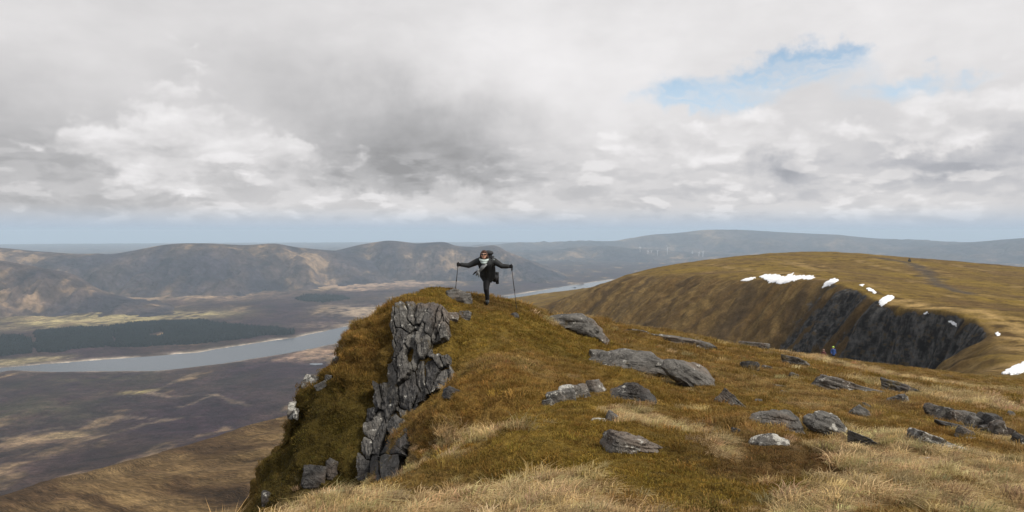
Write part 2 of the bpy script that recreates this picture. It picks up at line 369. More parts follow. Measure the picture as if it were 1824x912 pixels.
def ground(x, y):
    x = np.ravel(x).astype(float); y = np.ravel(y).astype(float)
    s, nx, ny, tt, kk, ww = edge_info(x, y)
    r = np.hypot(x, y)
    # buttresses and gullies shift the edge of the far cliffs and flanks
    far_w = sstep(np.hypot(nx, ny), 130, 260)
    rib = 5.5 * fbm(tt / 17.0, s / 60.0, 2.0, 4, 0.55) + 2.0 * np.abs(fbm(tt / 5.0, s / 40.0, 9.0, 3))
    s2 = s + far_w * rib * sstep(s, -3, 12)
    # (edge points clamp the height outside)
    qx = np.where(s > 0, nx, x); qy = np.where(s > 0, ny, y)
    h = plateau(qx, qy)
    so = np.maximum(s2, 0)
    f = np.sqrt(so * so + ww * ww) - ww
    drop = kk * f
    lim = np.where(far_w > .5, 58.0, 16.0)
    steep = kk > 1.0
    drop = np.where(steep & (drop > lim), lim + (drop - lim) * (0.8 / np.maximum(kk, .8)), drop)
    h = h - drop
    # lumps
    nr = 1 - sstep(r, 60, 140)
    flat = 1 - 0.9 * np.exp(-(((x - PERSON[0]) / 1.1)**2 + ((y - 20.8) / 1.6)**2))
    lump = 0.17 * fbm(x / 1.7, y / 1.7, 1.0, 3) + 0.085 * np.abs(fbm(x / .5, y / .5, 4.0, 3)) 
    h = h + nr * flat * lump
    h = h + (1 - nr) * (0.6 * fbm(x / 30, y / 30, 6.0, 4) + .35 * fbm(x / 7, y / 7, 6.6, 3) + 0.9 * fbm(x / 90, y / 90, 8.0, 3) * sstep(r, 150, 400))
    g = far_w * sstep(s, 2, 30)
    h = h + g * (1.6 * fbm(tt / 9.0, s / 90.0, 3.0, 4) + (1.2 + 1.6 * (kk > 1.2)) * fbm(x / 5, y / 5, h / 6, 4))
    return h, s, tt, kk
def rows():
    seg = [(0.4, 6, .16), (6, 14, .06), (14, 20.5, .042), (20.5, 26, .07), (26, 45, .17), (45, 120, .5), (120, 260, 1.4), (260, 290, .8), (290, 440, .55), (440, 620, 1.4), (620, 900, 2.5), (900, 1700, 12)]
    return np.concatenate([np.arange(a, b, q) for a, b, q in seg])
TH = np.linspace(-math.radians(41), math.radians(41), 540); RR = rows()
gr, gt = np.meshgrid(RR, TH, indexing='ij')
GX = gr * np.sin(gt); GY = gr * np.cos(gt)
GZ, GS, GTT, GKK = [q.reshape(gr.shape) for q in ground(GX, GY)]
def gz(x, y):
    """height of the ground sheet"""
    r = np.hypot(x, y); t = np.arctan2(x, y)
    fi = np.interp(r, RR, np.arange(len(RR))); fj = (t - TH[0]) / (TH[1] - TH[0])
    i = np.clip(fi.astype(int) if hasattr(fi, 'astype') else int(fi), 0, len(RR) - 2); j = np.clip(np.asarray(fj).astype(int), 0, len(TH) - 2)
    a = fi - i; b = fj - j
    return (GZ[i, j] * (1 - a) * (1 - b) + GZ[i+1, j] * a * (1 - b) + GZ[i, j+1] * (1 - a) * b + GZ[i+1, j+1] * a * b)
def hit(px, py, rmin=5.0):
    """where the sight line of a pixel first meets the ground sheet"""
    x, y, z = [float(q) for q in ray(px, py)]
    t = math.atan2(x, y); sl = z / math.hypot(x, y)
    fj = (t - TH[0]) / (TH[1] - TH[0]); j = min(max(int(fj), 0), len(TH) - 2); b = fj - j
    prof = GZ[:, j] * (1 - b) + GZ[:, j+1] * b
    below = (prof >= sl * RR) & (RR > rmin)
    if not below.any(): return None
    i = int(np.argmax(below))
    d0 = prof[i-1] - sl * RR[i-1]; d1 = prof[i] - sl * RR[i]
    a = min(max(-d0 / (d1 - d0 + 1e-12), 0), 1); r = RR[i-1] + a * (RR[i] - RR[i-1])
    return np.array([r * math.sin(t), r * math.cos(t), sl * r])

# lumpy moss cushions: push the steep near ground out along its normals
P3 = np.stack([GX, GY, GZ], -1)
def grid_normals(P):
    du = np.gradient(P, axis=0); dv = np.gradient(P, axis=1)
    n = np.cross(dv, du); n /= np.linalg.norm(n, axis=-1)[..., None] + 1e-12
    n[n[..., 2] < 0] *= -1
    return n
N3 = grid_normals(P3)
steep = sstep(1 - N3[..., 2], 0.12, 0.5) * (1 - sstep(gr, 24, 32))
sel = steep > 0.01
pp = P3[sel]; amp = steep[sel]
dsp = (.26 + .22 * sstep(-pp[:, 0], 2.4, 3.2)) * fbm(pp[:, 0] / 1.3, pp[:, 1] / 1.3, pp[:, 2] / .8, 3) + 0.10 * np.abs(fbm(pp[:, 0] / .3, pp[:, 1] / .3, pp[:, 2] / .25, 3)) - 0.04
P3[sel] += N3[sel] * (dsp * amp)[:, None]
N3 = grid_normals(P3)

# plant cover colours
C_ = {k: np.array(v) for k, v in dict(olive=(.225,.150,.030), moss=(.095,.070,.016), rust=(.235,.140,.036), brown=(.150,.090,.034),
      straw=(.46,.345,.18), dry=(.33,.225,.09), rock=(.075,.072,.07), drock=(.038,.036,.036), flank=(.135,.085,.034)).items()}
PATCH = [  # px, py, radius in metres, cover, strength
 (520,900,.6,'straw',1),(600,885,.7,'straw',1),(690,858,.7,'straw',1),(760,825,.6,'straw',1),(820,795,.55,'straw',1),(865,780,.5,'straw',1.1),
 (640,900,.5,'dry',.8),(760,895,.6,'straw',.8),(860,900,.6,'straw',.9),(960,870,.7,'straw',1),(1000,900,.6,'straw',1),(1080,905,.4,'straw',.7),
 (1150,750,.45,'straw',1),(1220,768,.4,'straw',1),(1300,800,.3,'straw',1),(1250,735,.4,'straw',.7),(1130,740,.4,'straw',.8),
 (1560,830,.8,'straw',1),(1650,835,1.0,'straw',1.1),(1750,825,1.0,'straw',1),(1800,790,.8,'straw',.8),(1600,885,.7,'straw',.9),(1740,890,.9,'straw',.9),
 (1480,875,.5,'straw',.9),(1450,905,.4,'straw',.9),(1600,775,.7,'straw',.8),(1690,712,1.6,'straw',1),(1540,660,3,'straw',.6),(1480,720,.8,'dry',.9),
 (1560,745,1.0,'dry',.8),(1400,690,1.2,'dry',.8),(930,640,1.0,'dry',.6),(900,610,.7,'dry',.6),(1380,760,.8,'dry',.6),
 (1420,820,1.0,'brown',1),(1350,840,.7,'brown',1),(1480,840,.8,'brown',.9),(1700,775,1.0,'rust',.8),(1300,740,.9,'rust',.9),(1230,715,.8,'rust',.8),
 (960,650,1.2,'rust',.8),(900,680,1.0,'rust',.7),(840,690,.8,'rust',.6),(780,760,.7,'rust',1),(760,730,.6,'rust',.8),(740,790,.5,'rust',.8),
 (650,600,.7,'rust',1.0),(690,560,.6,'rust',1.0),(630,640,.6,'rust',.8),(640,700,.8,'moss',.8),(600,730,.8,'moss',.8),(660,640,.5,'brown',.8),(655,660,.7,'rust',.8),(620,690,.5,'rust',.8),
 (560,760,1.2,'moss',1.2),(520,820,1.2,'moss',1.3),(600,800,1.0,'moss',1.1),(640,760,.7,'moss',.9),(490,870,1.0,'moss',1.3),(560,850,.9,'moss',1.2),(680,640,.5,'moss',.8),
 (845,540,.7,'brown',1.2),(900,547,.6,'brown',1),(880,536,.5,'brown',1.1),(850,590,1.0,'olive',1),(900,560,1.6,'olive',1.3),(780,540,1.2,'olive',1.2),(1000,560,1.6,'olive',1),(1050,625,1.3,'olive',1),(1000,625,.9,'moss',.9),
 (1100,830,.9,'olive',1),(1000,800,.8,'olive',1),(1180,860,.8,'olive',1),(950,760,.8,'olive',.9),(1130,680,.8,'olive',.5),(1250,880,.6,'olive',.8),(1000,720,.9,'olive',.7)]
PW = []
for (px, py, rad, k, w) in PATCH:
    q = hit(px, py)
    if q is not None: PW.append((q, rad, k, w))
def cover(x, y, z, slope, s, tt):
    """colour and weight of straw for points on the ground sheet"""
    r = np.hypot(x, y)
    n1 = fbm(x / 1.6, y / 1.6, 11.0, 4); n2 = fbm(x / .45, y / .45, 12.0, 3); n3 = fbm(x / 4.5, y / 4.5, 13.0, 3)
    W_ = {k: np.zeros(len(x)) for k in ('olive', 'moss', 'rust', 'brown', 'straw', 'dry')}
    W_['olive'] += 0.35 + 0.4 * n3; W_['brown'] += 0.30 + 0.35 * n1; W_['dry'] += 0.22 - 0.4 * n3 + 0.25 * n2; W_['rust'] += 0.30 - 0.35 * n1; W_['moss'] += 0.05 + 0.3 * n2 * (n1 > 0)
    W_['straw'] += 0.9 * np.maximum(n1 * 0.9 + n2 * 0.4 - 0.42, 0) * (r > 9)
    wx = x + .35 * n2; wy = y + .35 * n1
    for (q, rad, k, w) in PW:
        st = max(1.0, np.hypot(q[0], q[1]) / 14.0)
        dd = ((wx - q[0]) / rad)**2 + ((wy - q[1]) / (rad * st))**2 + ((z - q[2]) / (rad * 1.2))**2
        W_[k] += (1.8 if k == 'straw' else 1.25 if k == 'olive' else 1.5) * w * np.exp(-dd) * (np.clip(.62 + 2.0 * n2 + .5 * n1, .08, 1.5) if k in ('straw', 'dry') else 1.0)
    tot = np.zeros(len(x)); c = np.zeros((len(x), 3))
    for k, w in W_.items():
        w = np.maximum(w, 0)**1.8; tot += w; c += w[:, None] * C_[k]
        W_[k] = w
    c /= tot[:, None] + 1e-9
    return c, np.maximum(W_['straw'], 0) / (tot + 1e-9), np.maximum(W_['dry'] + W_['rust'], 0) / (tot + 1e-9)
fx, fy, fz = [q.ravel() for q in (P3[..., 0], P3[..., 1], P3[..., 2])]
fs, ft, fk = GS.ravel(), GTT.ravel(), GKK.ravel(); fr = gr.ravel(); fn = N3[..., 2].ravel()
nm = fr < 162; gcol = np.zeros((len(fx), 3))
gcol[nm] = cover(fx[nm], fy[nm], fz[nm], None, None, None)[0] * 0.66                                     # thatch and peat between the blades
# far ground: grass heath, stony ground, cliffs
fw = sstep(fr, 60, 160)
fm = fr > 59
fx, fy, fz, fs, ft, fk, fr = [q[fm] for q in (fx, fy, fz, fs, ft, fk, fr)]
h1 = fbm(fx / 60, fy / 60, 21.0, 4); h2 = fbm(fx / 10, fy / 10, 22.0, 4); h3 = fbm(fx / 25 , fy / 140, 24.0, 3)
hc = lerp3(np.tile(C_['olive'] * .95, (len(fx), 1)), C_['flank'] * 1.0, np.clip(.42 + .8 * h1 + .3 * h2, 0, 1))
hc = lerp3(hc, C_['dry'] * .9, np.clip(2.0 * (h2 * .7 + h3 * .8 - .32), 0, .85))
hc = lerp3(hc, C_['brown'] * .55, np.clip(2.0 * (-h2 - .2), 0, .8))
# stony track slanting down the hill, pale grass on the lip of the corrie
trk = np.array([at(px, py, Y)[:2] for (px, py, Y) in [(1560,470,740),(1620,477,690),(1650,490,610),(1672,505,520),(1700,520,450),(1720,527,425)]])
dt = np.full(len(fx), 1e9)
for i in range(len(trk) - 1):
    a, b = trk[i], trk[i+1]; ab = b - a; t_ = np.clip(((fx - a[0]) * ab[0] + (fy - a[1]) * ab[1]) / (ab @ ab), 0, 1)
    dt = np.minimum(dt, np.hypot(fx - a[0] - t_ * ab[0], fy - a[1] - t_ * ab[1]))
hc = lerp3(hc, np.array([.085,.07,.055]), .85 * np.clip(1.2 - (dt + 5 * h2) / 8, 0, 1))
lip = np.exp(-((fs + 9) / 7)**2) * (fx > 120) * (fr < 420) * (fr > 160)
hc = lerp3(hc, C_['dry'] * 1.25, np.clip(lip * (.6 + 1.2 * h2), 0, .9))
# flanks: rusty grass raked into streaks down the fall line
st1 = fbm(ft / 7 + fs / 30 + .8 * h2, fs / 70, 31.0, 4, .6); st2 = fbm(ft / 30 + fs / 55, fs / 160, 32.0, 3)
fl = lerp3(np.tile(C_['flank'] * .95, (len(fx), 1)), C_['dry'] * .62, np.clip(.25 + .9 * st1, 0, .7))
fl = lerp3(fl, np.array([.055,.042,.028]), np.clip(-1.3 * (st2 + .5 * st1) - .15, 0, .6))
outw = sstep(fs, 1, 14)
hc = lerp3(hc, fl, outw)
cw = sstep(fk, 1.05, 1.6) * sstep(fs, .3, 2.5)
grassy = np.clip(2.2 * (fbm(ft / 11 - fs / 14, fs / 28, 41.0, 3) + .35 * (1.6 - fk)) , 0, 1) * .9
clf = lerp3(np.tile(C_['drock'], (len(fx), 1)), np.array([.12,.118,.115]), np.clip(2.2 * (fbm(ft / 1.6, fs / 9, fz / 14, 3) - .22), 0, .8))
clf = clf * (1 + .5 * fbm(fx / 3, fy / 3, fz / 3, 3))[:, None]
ra, rb = hit(1588, 534, 200), hit(1455, 640, 130)
if ra is not None and rb is not None:
    ab = (rb - ra)[:2]; t_ = np.clip(((fx - ra[0]) * ab[0] + (fy - ra[1]) * ab[1]) / (ab @ ab), 0, 1)
    grassy = np.maximum(grassy, .9 * np.clip(1.5 - np.hypot(fx - ra[0] - t_ * ab[0], fy - ra[1] - t_ * ab[1]) / 4.5, 0, 1))
clf = lerp3(clf, C_['flank'] * .75, grassy)
rockw = np.zeros(len(fm)); rockw[fm] = cw * (1 - grassy)
hc = lerp3(hc, lerp3(clf, C_['flank'] * .75, np.full(len(clf), .5)), cw)
gcol[fm] = lerp3(gcol[fm], hc * .74, fw[fm])
ridge = mesh_obj('ridge', P3.reshape(-1, 3), grid_faces(*gr.shape), M_turf, color=gcol)
_a = ridge.data.attributes.new('Rock', 'FLOAT', 'POINT'); _a.data.foreach_set('value', rockw.astype(np.float32))
tag(ridge, 'mossy ochre ridge with the crag, running round to the hill across the corrie', kind='structure')

# ------------------------------------------------------------------ the hillside below, the valley, the loch and the far hills
def hill(name, sky_, front, back, wf, mat_, colf, na=250, rough=1.0, zbase=-600.0, rise=None, nt=90):
    """a hill whose crest passes through the given (px, py, distance) points, with its own front and back slopes"""
    sky_ = np.array(sky_, float)
    px = np.linspace(sky_[0, 0], sky_[-1, 0], na)
    py = np.interp(px, sky_[:, 0], sky_[:, 1]); D = np.interp(px, sky_[:, 0], sky_[:, 2])
    k = np.ones(9) / 9
    for _ in range(2): py = np.convolve(np.pad(py, 4, 'edge'), k, 'valid')
    x, y, z = ray(px, py); q = np.hypot(x, y)
    th = np.arctan2(x, y); zc = z / q * D
    t = np.concatenate([-np.linspace(1, 0, nt)[:-1], np.linspace(0, 1, nt // 2)])
    T, A = np.meshgrid(t, np.arange(na), indexing='ij')
    endw = np.minimum(1, np.minimum(np.arange(na), np.arange(na)[::-1]) / (na * .06)); endw = endw * endw * (3 - 2 * endw)
    TH_ = th[A]; DD = D[A]; ZC = zc[A]
    off = np.where(T < 0, T * front, T * back); r = DD + off
    X = r * np.sin(TH_); Y = r * np.cos(TH_)
    if rise is not None:
        Z = np.where(T < 0, ZC + rise * (-off), ZC - .5 * (np.sqrt(off**2 + 30**2) - 30))
        Z = Z + rough * (fbm(X / 40, Y / 40, 2.0, 4) * 2.0) * np.minimum(1, np.abs(off) / 25)
    else:
        g = fbm(X / (.22 * wf), Y / (.55 * wf), 5.0, 5, .55)
        u = np.clip(np.abs(T) * (1 + .45 * g * np.minimum(1, 4 * np.abs(T)) * np.minimum(1, 2.5 * (1 - np.abs(T)))), 0, 1)
        prof = 1 - sstep(u, 0, 1)**.85
        Z = zbase - 12 + ((ZC - zbase + 12) * prof * endw[A]) + rough * wf * .02 * fbm(X / (.12 * wf), Y / (.12 * wf), 7.0, 5) * np.minimum(1, np.abs(T) * 5)
    V = np.stack([X, Y, Z], -1).reshape(-1, 3)
    o = mesh_obj(name, V, grid_faces(len(t), na), mat_, color=colf(V[:, 0], V[:, 1], V[:, 2]))
    return tag(o, kind='structure')
def hs_col(x, y, z):
    u_ = x * .55 + y * .83; v_ = x * .83 - y * .55
    a = .6 * fbm(u_ / 26 + .7 * fbm(x / 60, y / 60, 8.0, 2), v_ / 120, 3.0, 4, .6); b = fbm(x / 60, y / 60, 4.0, 3)
    c = lerp3(np.tile(np.array([.080,.050,.026]), (len(x), 1)), np.array([.185,.125,.058]), np.clip(.22 + 1.2 * a + .5 * b, 0, .85))
    return lerp3(c, np.array([.028,.020,.014]), np.clip(-1.8 * a - .35, 0, .7))
M_side = ground_mat('hillside_grass', [0.07, 0.3, 1.2], 1.2, 0.8, 2.0, stretch=(.55, .83, 6.0))
hill('lower_hillside', [(-420,985,360),(-200,940,400),(0,890,450),(120,858,480),(250,822,520),(330,800,545),(420,770,575),(500,745,600),(600,725,640),(760,700,690)], 280, 420, 0, M_side, hs_col, na=420, rise=.064, nt=150)

ZL = -600.0
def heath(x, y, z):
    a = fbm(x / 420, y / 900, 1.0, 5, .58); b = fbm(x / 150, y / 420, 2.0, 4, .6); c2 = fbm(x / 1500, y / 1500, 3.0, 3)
    c = np.tile(np.array([.032,.018,.024]), (len(x), 1))  # heather base kept extra dark: cloud shade over the valley painted in
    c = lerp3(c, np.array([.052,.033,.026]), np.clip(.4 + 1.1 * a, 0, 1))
    c = lerp3(c, np.array([.26,.18,.10]), np.clip(2.6 * (.6 * b + .6 * a + .35 * c2 - .40), 0, .8))  # dead grass, with the moor's sunlit patches painted into the same colour
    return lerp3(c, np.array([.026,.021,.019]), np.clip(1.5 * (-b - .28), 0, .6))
FARSH = [(-260,690),(-60,668),(0,655),(60,650),(150,643),(250,636),(300,632),(350,628),(365,625),(430,615),(500,605),(526,601),(600,585),(642,574.5),(690,566),(780,548),(888,529),(960,518),(1000,511),(1040,505),(1090,498)]
NEARSH = [(1090,520),(1000,536),(900,552),(800,574),(700,593),(660,601),(627,607),(588,614),(544,623),(500,631),(440,640),(400,648),(330,656),(280,661),(100,662),(20,660),(-60,672),(-260,700)]
lp = np.array([level(px, py, ZL)[:2] for px, py in FARSH + NEARSH])
def poly_sd(x, y, P):
    best = np.full(len(x), 1e18); ins = np.zeros(len(x), bool); seg = np.zeros(len(x), int)
    for i in range(len(P)):
        a = P[i]; b = P[(i + 1) % len(P)]; ab = b - a
        t = np.clip(((x - a[0]) * ab[0] + (y - a[1]) * ab[1]) / (ab @ ab), 0, 1)
        dd = (x - a[0] - t * ab[0])**2 + (y - a[1] - t * ab[1])**2
        m_ = dd < best; best[m_] = dd[m_]; seg[m_] = i
        if ab[1] != 0: ins ^= ((a[1] > y) != (b[1] > y)) & (x < a[0] + (y - a[1]) * ab[0] / ab[1])
    s = np.sqrt(best); s[ins] *= -1
    return s, seg
def ellipse_px(px, py, rx, ry, n=48, jag=.4, seed=1):
    a = np.linspace(0, 2 * np.pi, n, endpoint=False); k = 1 + jag * fbm(np.cos(a) * 1.5, np.sin(a) * 1.5, seed * 3.3, 3)
    return [(px + rx * math.cos(q) * w, py + ry * math.sin(q) * w) for q, w in zip(a, k)]
LOCHANS = [ellipse_px(563, 648.5, 11, 1.6, seed=6)]
lopl = [np.array([level(px, py, ZL + 4)[:2] for px, py in q]) for q in LOCHANS]
vr = np.concatenate([np.arange(1150, 3000, 26), np.arange(3000, 6000, 11), np.arange(6000, 10500, 26), np.geomspace(10500, 40000, 100)])
vt = np.linspace(-math.radians(44), math.radians(44), 520)
vR, vT = np.meshgrid(vr, vt, indexing='ij'); VX = (vR * np.sin(vT)).ravel(); VY = (vR * np.cos(vT)).ravel(); VR = vR.ravel()
sd, seg = poly_sd(VX, VY, lp)
sd = sd + 14 * fbm(VX / 160, VY / 160, 5.0, 4)
VZ = ZL + np.clip(sd * .06, -6, 2.0) + 1.0 * (sd > 0)
away = sstep(sd, 20, 900)
VZ += away * (14 + 16 * fbm(VX / 700, VY / 700, 6.0, 5) + 5 * fbm(VX / 150, VY / 150, 6.5, 4))
VZ += 150 * (1 - sstep(VR, 1150, 2700))
flatw = np.ones(len(VX)); lodist = np.full(len(VX), 1e9)
for q in lopl:
    s_, _ = poly_sd(VX, VY, q); lodist = np.minimum(lodist, s_)
flatw = sstep(lodist, 0, 160)
VZ = np.where(sd > 10, ZL + 2.5 + (VZ - ZL - 2.5) * flatw, VZ)
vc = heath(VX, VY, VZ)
def at_px(px, py, rx, ry):
    """weight of a patch of the valley floor round a spot"""
    p = level(px, py, ZL)[:2]; qx = level(px + rx, py, ZL)[:2]; qy = level(px, py + ry, ZL)[:2]
    a = np.hypot(*(qx - p)); b = np.hypot(*(qy - p))
    fwd = p / np.hypot(*p); side = np.array([fwd[1], -fwd[0]])
    u_ = ((VX - p[0]) * side[0] + (VY - p[1]) * side[1]) / a; v_ = ((VX - p[0]) * fwd[0] + (VY - p[1]) * fwd[1]) / b
    return np.exp(-(u_**2 + v_**2))
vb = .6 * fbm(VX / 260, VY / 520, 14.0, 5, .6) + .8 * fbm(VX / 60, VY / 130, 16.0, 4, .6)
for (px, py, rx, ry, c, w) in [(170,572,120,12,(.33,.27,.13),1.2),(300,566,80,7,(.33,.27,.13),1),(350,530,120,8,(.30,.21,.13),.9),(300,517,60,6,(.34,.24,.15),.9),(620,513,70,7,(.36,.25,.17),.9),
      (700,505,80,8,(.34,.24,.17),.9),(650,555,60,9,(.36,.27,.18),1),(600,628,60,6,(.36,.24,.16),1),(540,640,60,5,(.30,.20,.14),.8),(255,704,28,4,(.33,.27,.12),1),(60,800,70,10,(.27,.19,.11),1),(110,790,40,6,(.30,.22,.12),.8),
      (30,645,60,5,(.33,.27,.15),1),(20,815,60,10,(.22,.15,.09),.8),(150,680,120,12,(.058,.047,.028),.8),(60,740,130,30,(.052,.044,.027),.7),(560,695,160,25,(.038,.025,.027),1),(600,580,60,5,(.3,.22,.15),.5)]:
    vc = lerp3(vc, np.array(c), np.clip(at_px(px, py, rx, ry) * w * (1.0 + 1.6 * vb), 0, .9))  # pale spots: dead grass and sunlit moor, both put into the colour
# tracks over the moor
for line in [[(265,700),(330,668),(350,660)],[(265,700),(300,708),(385,708),(440,730)],[(385,708),(320,730)],[(0,790),(110,765),(200,745),(300,755)],[(150,800),(260,760),(350,750)]]:
    L_ = np.array([level(px, py, ZL + 12)[:2] for px, py in line])
    dd = np.full(len(VX), 1e9)
    for i in range(len(L_) - 1):
        a, b = L_[i], L_[i+1]; ab = b - a; t_ = np.clip(((VX - a[0]) * ab[0] + (VY - a[1]) * ab[1]) / (ab @ ab), 0, 1)
        dd = np.minimum(dd, np.hypot(VX - a[0] - t_ * ab[0], VY - a[1] - t_ * ab[1]))
    vc = lerp3(vc, np.array([.21,.16,.11]), .42 * np.clip(1.3 - (dd + 14 * vb) / 11, 0, 1))
# drawn-down shore of pale stones
beach = np.exp(-np.maximum(sd, 0) / 26.0) * (sd > -30) * np.clip(.75 + 1.2 * fbm(VX / 350, VY / 350, 15.0, 3), .1, 1)
far_shore = seg < len(FARSH)
vc = lerp3(vc, np.array([.46,.39,.31]), np.clip(beach * np.where(far_shore, 1.0, .45) * (VR < 12000), 0, 1))
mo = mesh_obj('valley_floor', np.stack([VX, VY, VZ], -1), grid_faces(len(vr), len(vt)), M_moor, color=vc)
tag(mo, kind='structure')

def water(name, P, z, rough, tint):
    m, t, b = mat(name + '_water')
    b.inputs['Base Color'].default_value = (*tint, 1); b.inputs['Roughness'].default_value = rough; b.inputs['IOR'].default_value = 1.333
    pos = t.new('ShaderNodeNewGeometry').outputs['Position']
    h = t.noise(t.v('MULTIPLY', pos, (1, .5, 1)), 0.05, 6, 0.7)
    bp = t.new('ShaderNodeBump'); bp.inputs['Strength'].default_value = 0.35; bp.inputs['Distance'].default_value = 2.0
    t.put(bp.inputs['Height'], h); t.l.new(bp.outputs[0], b.inputs['Normal'])
    bm = bmesh.new(); vsx = [bm.verts.new((p[0], p[1], z)) for p in P]; bm.faces.new(vsx); bmesh.ops.triangulate(bm, faces=bm.faces[:])
    bmesh.ops.recalc_face_normals(bm, faces=bm.faces[:])
    me = bpy.data.meshes.new(name); bm.to_mesh(me); bm.free(); me.materials.append(m)
    if me.polygons[0].normal.z < 0: me.flip_normals()
    o = bpy.data.objects.new(name, me); COL.objects.link(o); return tag(o, kind='structure')
def grow(P, g):
    c = P.mean(0); dv = P - c; return c + dv * (1 + g / np.hypot(dv[:, 0], dv[:, 1]))[:, None]
pb = lp.copy()
# widen the sheet a little: the ground rises through it and makes the waterline
nrm = np.roll(pb, -1, 0) - np.roll(pb, 1, 0); nrm = np.c_[nrm[:, 1], -nrm[:, 0]] / np.hypot(*nrm.T)[:, None]
area = .5 * np.sum(pb[:, 0] * np.roll(pb[:, 1], -1) - np.roll(pb[:, 0], -1) * pb[:, 1])
water('loch', pb + nrm * (22 if area > 0 else -22), ZL, 0.16, (.02, .03, .04))
for q, tint in zip(lopl, [(.1, .12, .14)]): water('lochan', q, ZL + 4.2, 0.2, tint)

def hcol(sc, straw):
    def f(x, y, z):
        a = fbm(x / (sc * .5), y / sc, 1.0, 5, .6); b = fbm(x / (sc * .15), y / (sc * .3), 2.0, 4, .6)
        c = lerp3(np.tile(np.array([.030,.026,.034]), (len(x), 1)), np.array([.074,.054,.046]), np.clip(.45 + 1.1 * a, 0, 1))  # dark heather tone tinted bluish, painting in some of the distance haze
        return lerp3(c, np.array([.26,.18,.11]), np.clip(2.0 * (.5 * b + .7 * a - .33) * straw, 0, .65))  # straw patches are dead grass and also painted sunlight on the slopes
    return f
hill('loch_side_spur', [(-260,470,7000),(-100,461,7000),(0,463,7000),(40,470,7000),(90,480,6950),(140,489,6900),(158,506,6800),(190,522,6700),(235,532,6600),(270,540,6500),(330,549,6400)], 1000, 900, 1000, M_far, hcol(700, 1.0), na=170, nt=80)
hill('heather_hills', [(-300,452,9600),(-120,436,9600),(0,441,9500),(60,447,9500),(130,452,9400),(200,453,9300),(240,446,9200),(290,436,9100),(330,433,9000),(380,434,9000),(440,437,9100),(490,433,9200),(530,441,9400),(600,447,9800),(660,460,10000),(720,500,10000),(760,515,10000)], 1900, 1800, 1900, M_far, hcol(1000, 1.0), na=420, nt=120)
hill('dark_topped_hill', [(480,500,11200),(540,460,11000),(600,446,10800),(640,436,10700),(690,428,10600),(715,430,10600),(740,434,10600),(780,431,10500),(797,431,10500),(806,437,10500),(830,440,10500),(855,440.5,10500),(875,436,10500),(888,438,10500),(898,446,10500),(930,458,10400),(970,475,10300),(1010,492,10100),(1040,500,10000)], 1900, 1800, 1900, M_far, hcol(1000, .8), na=340, nt=120)
hill('foothills', [(800,462,16500),(900,449,17000),(960,448,17000),(1020,441,17000),(1080,437,17000),(1120,442,17000),(1250,452,17000),(1400,455,17000),(1500,458,17000)], 3200, 3000, 3000, M_far, hcol(1800, .8), na=220)
hill('mountain_range', [(150,452,22000),(200,448,22000),(260,450,22000),(420,450,22000),(640,447,22000),(820,441,22000),(880,437,22000),(905,432,22000),(960,433,22000),(1040,429,22000),(1100,430,22000),(1112,427,22000),(1160,417,22000),(1205,416,22000),(1250,409,22000),(1320,409,22000),(1380,413,22000),(1420,415,22000),(1500,419,22000),(1560,425,22000),(1700,431,22000),(1900,434,22000)], 4500, 5000, 5000, M_far, hcol(3000, .6), na=420, rough=.8)
hill('eastern_hills', [(1500,458,19500),(1560,448,19500),(1620,441,19500),(1700,434,19500),(1760,429,19500),(1824,424,19500),(1950,418,19500),(2100,424,19500)], 3500, 4000, 4000, M_far, hcol(2200, .6), na=220, rough=.8)

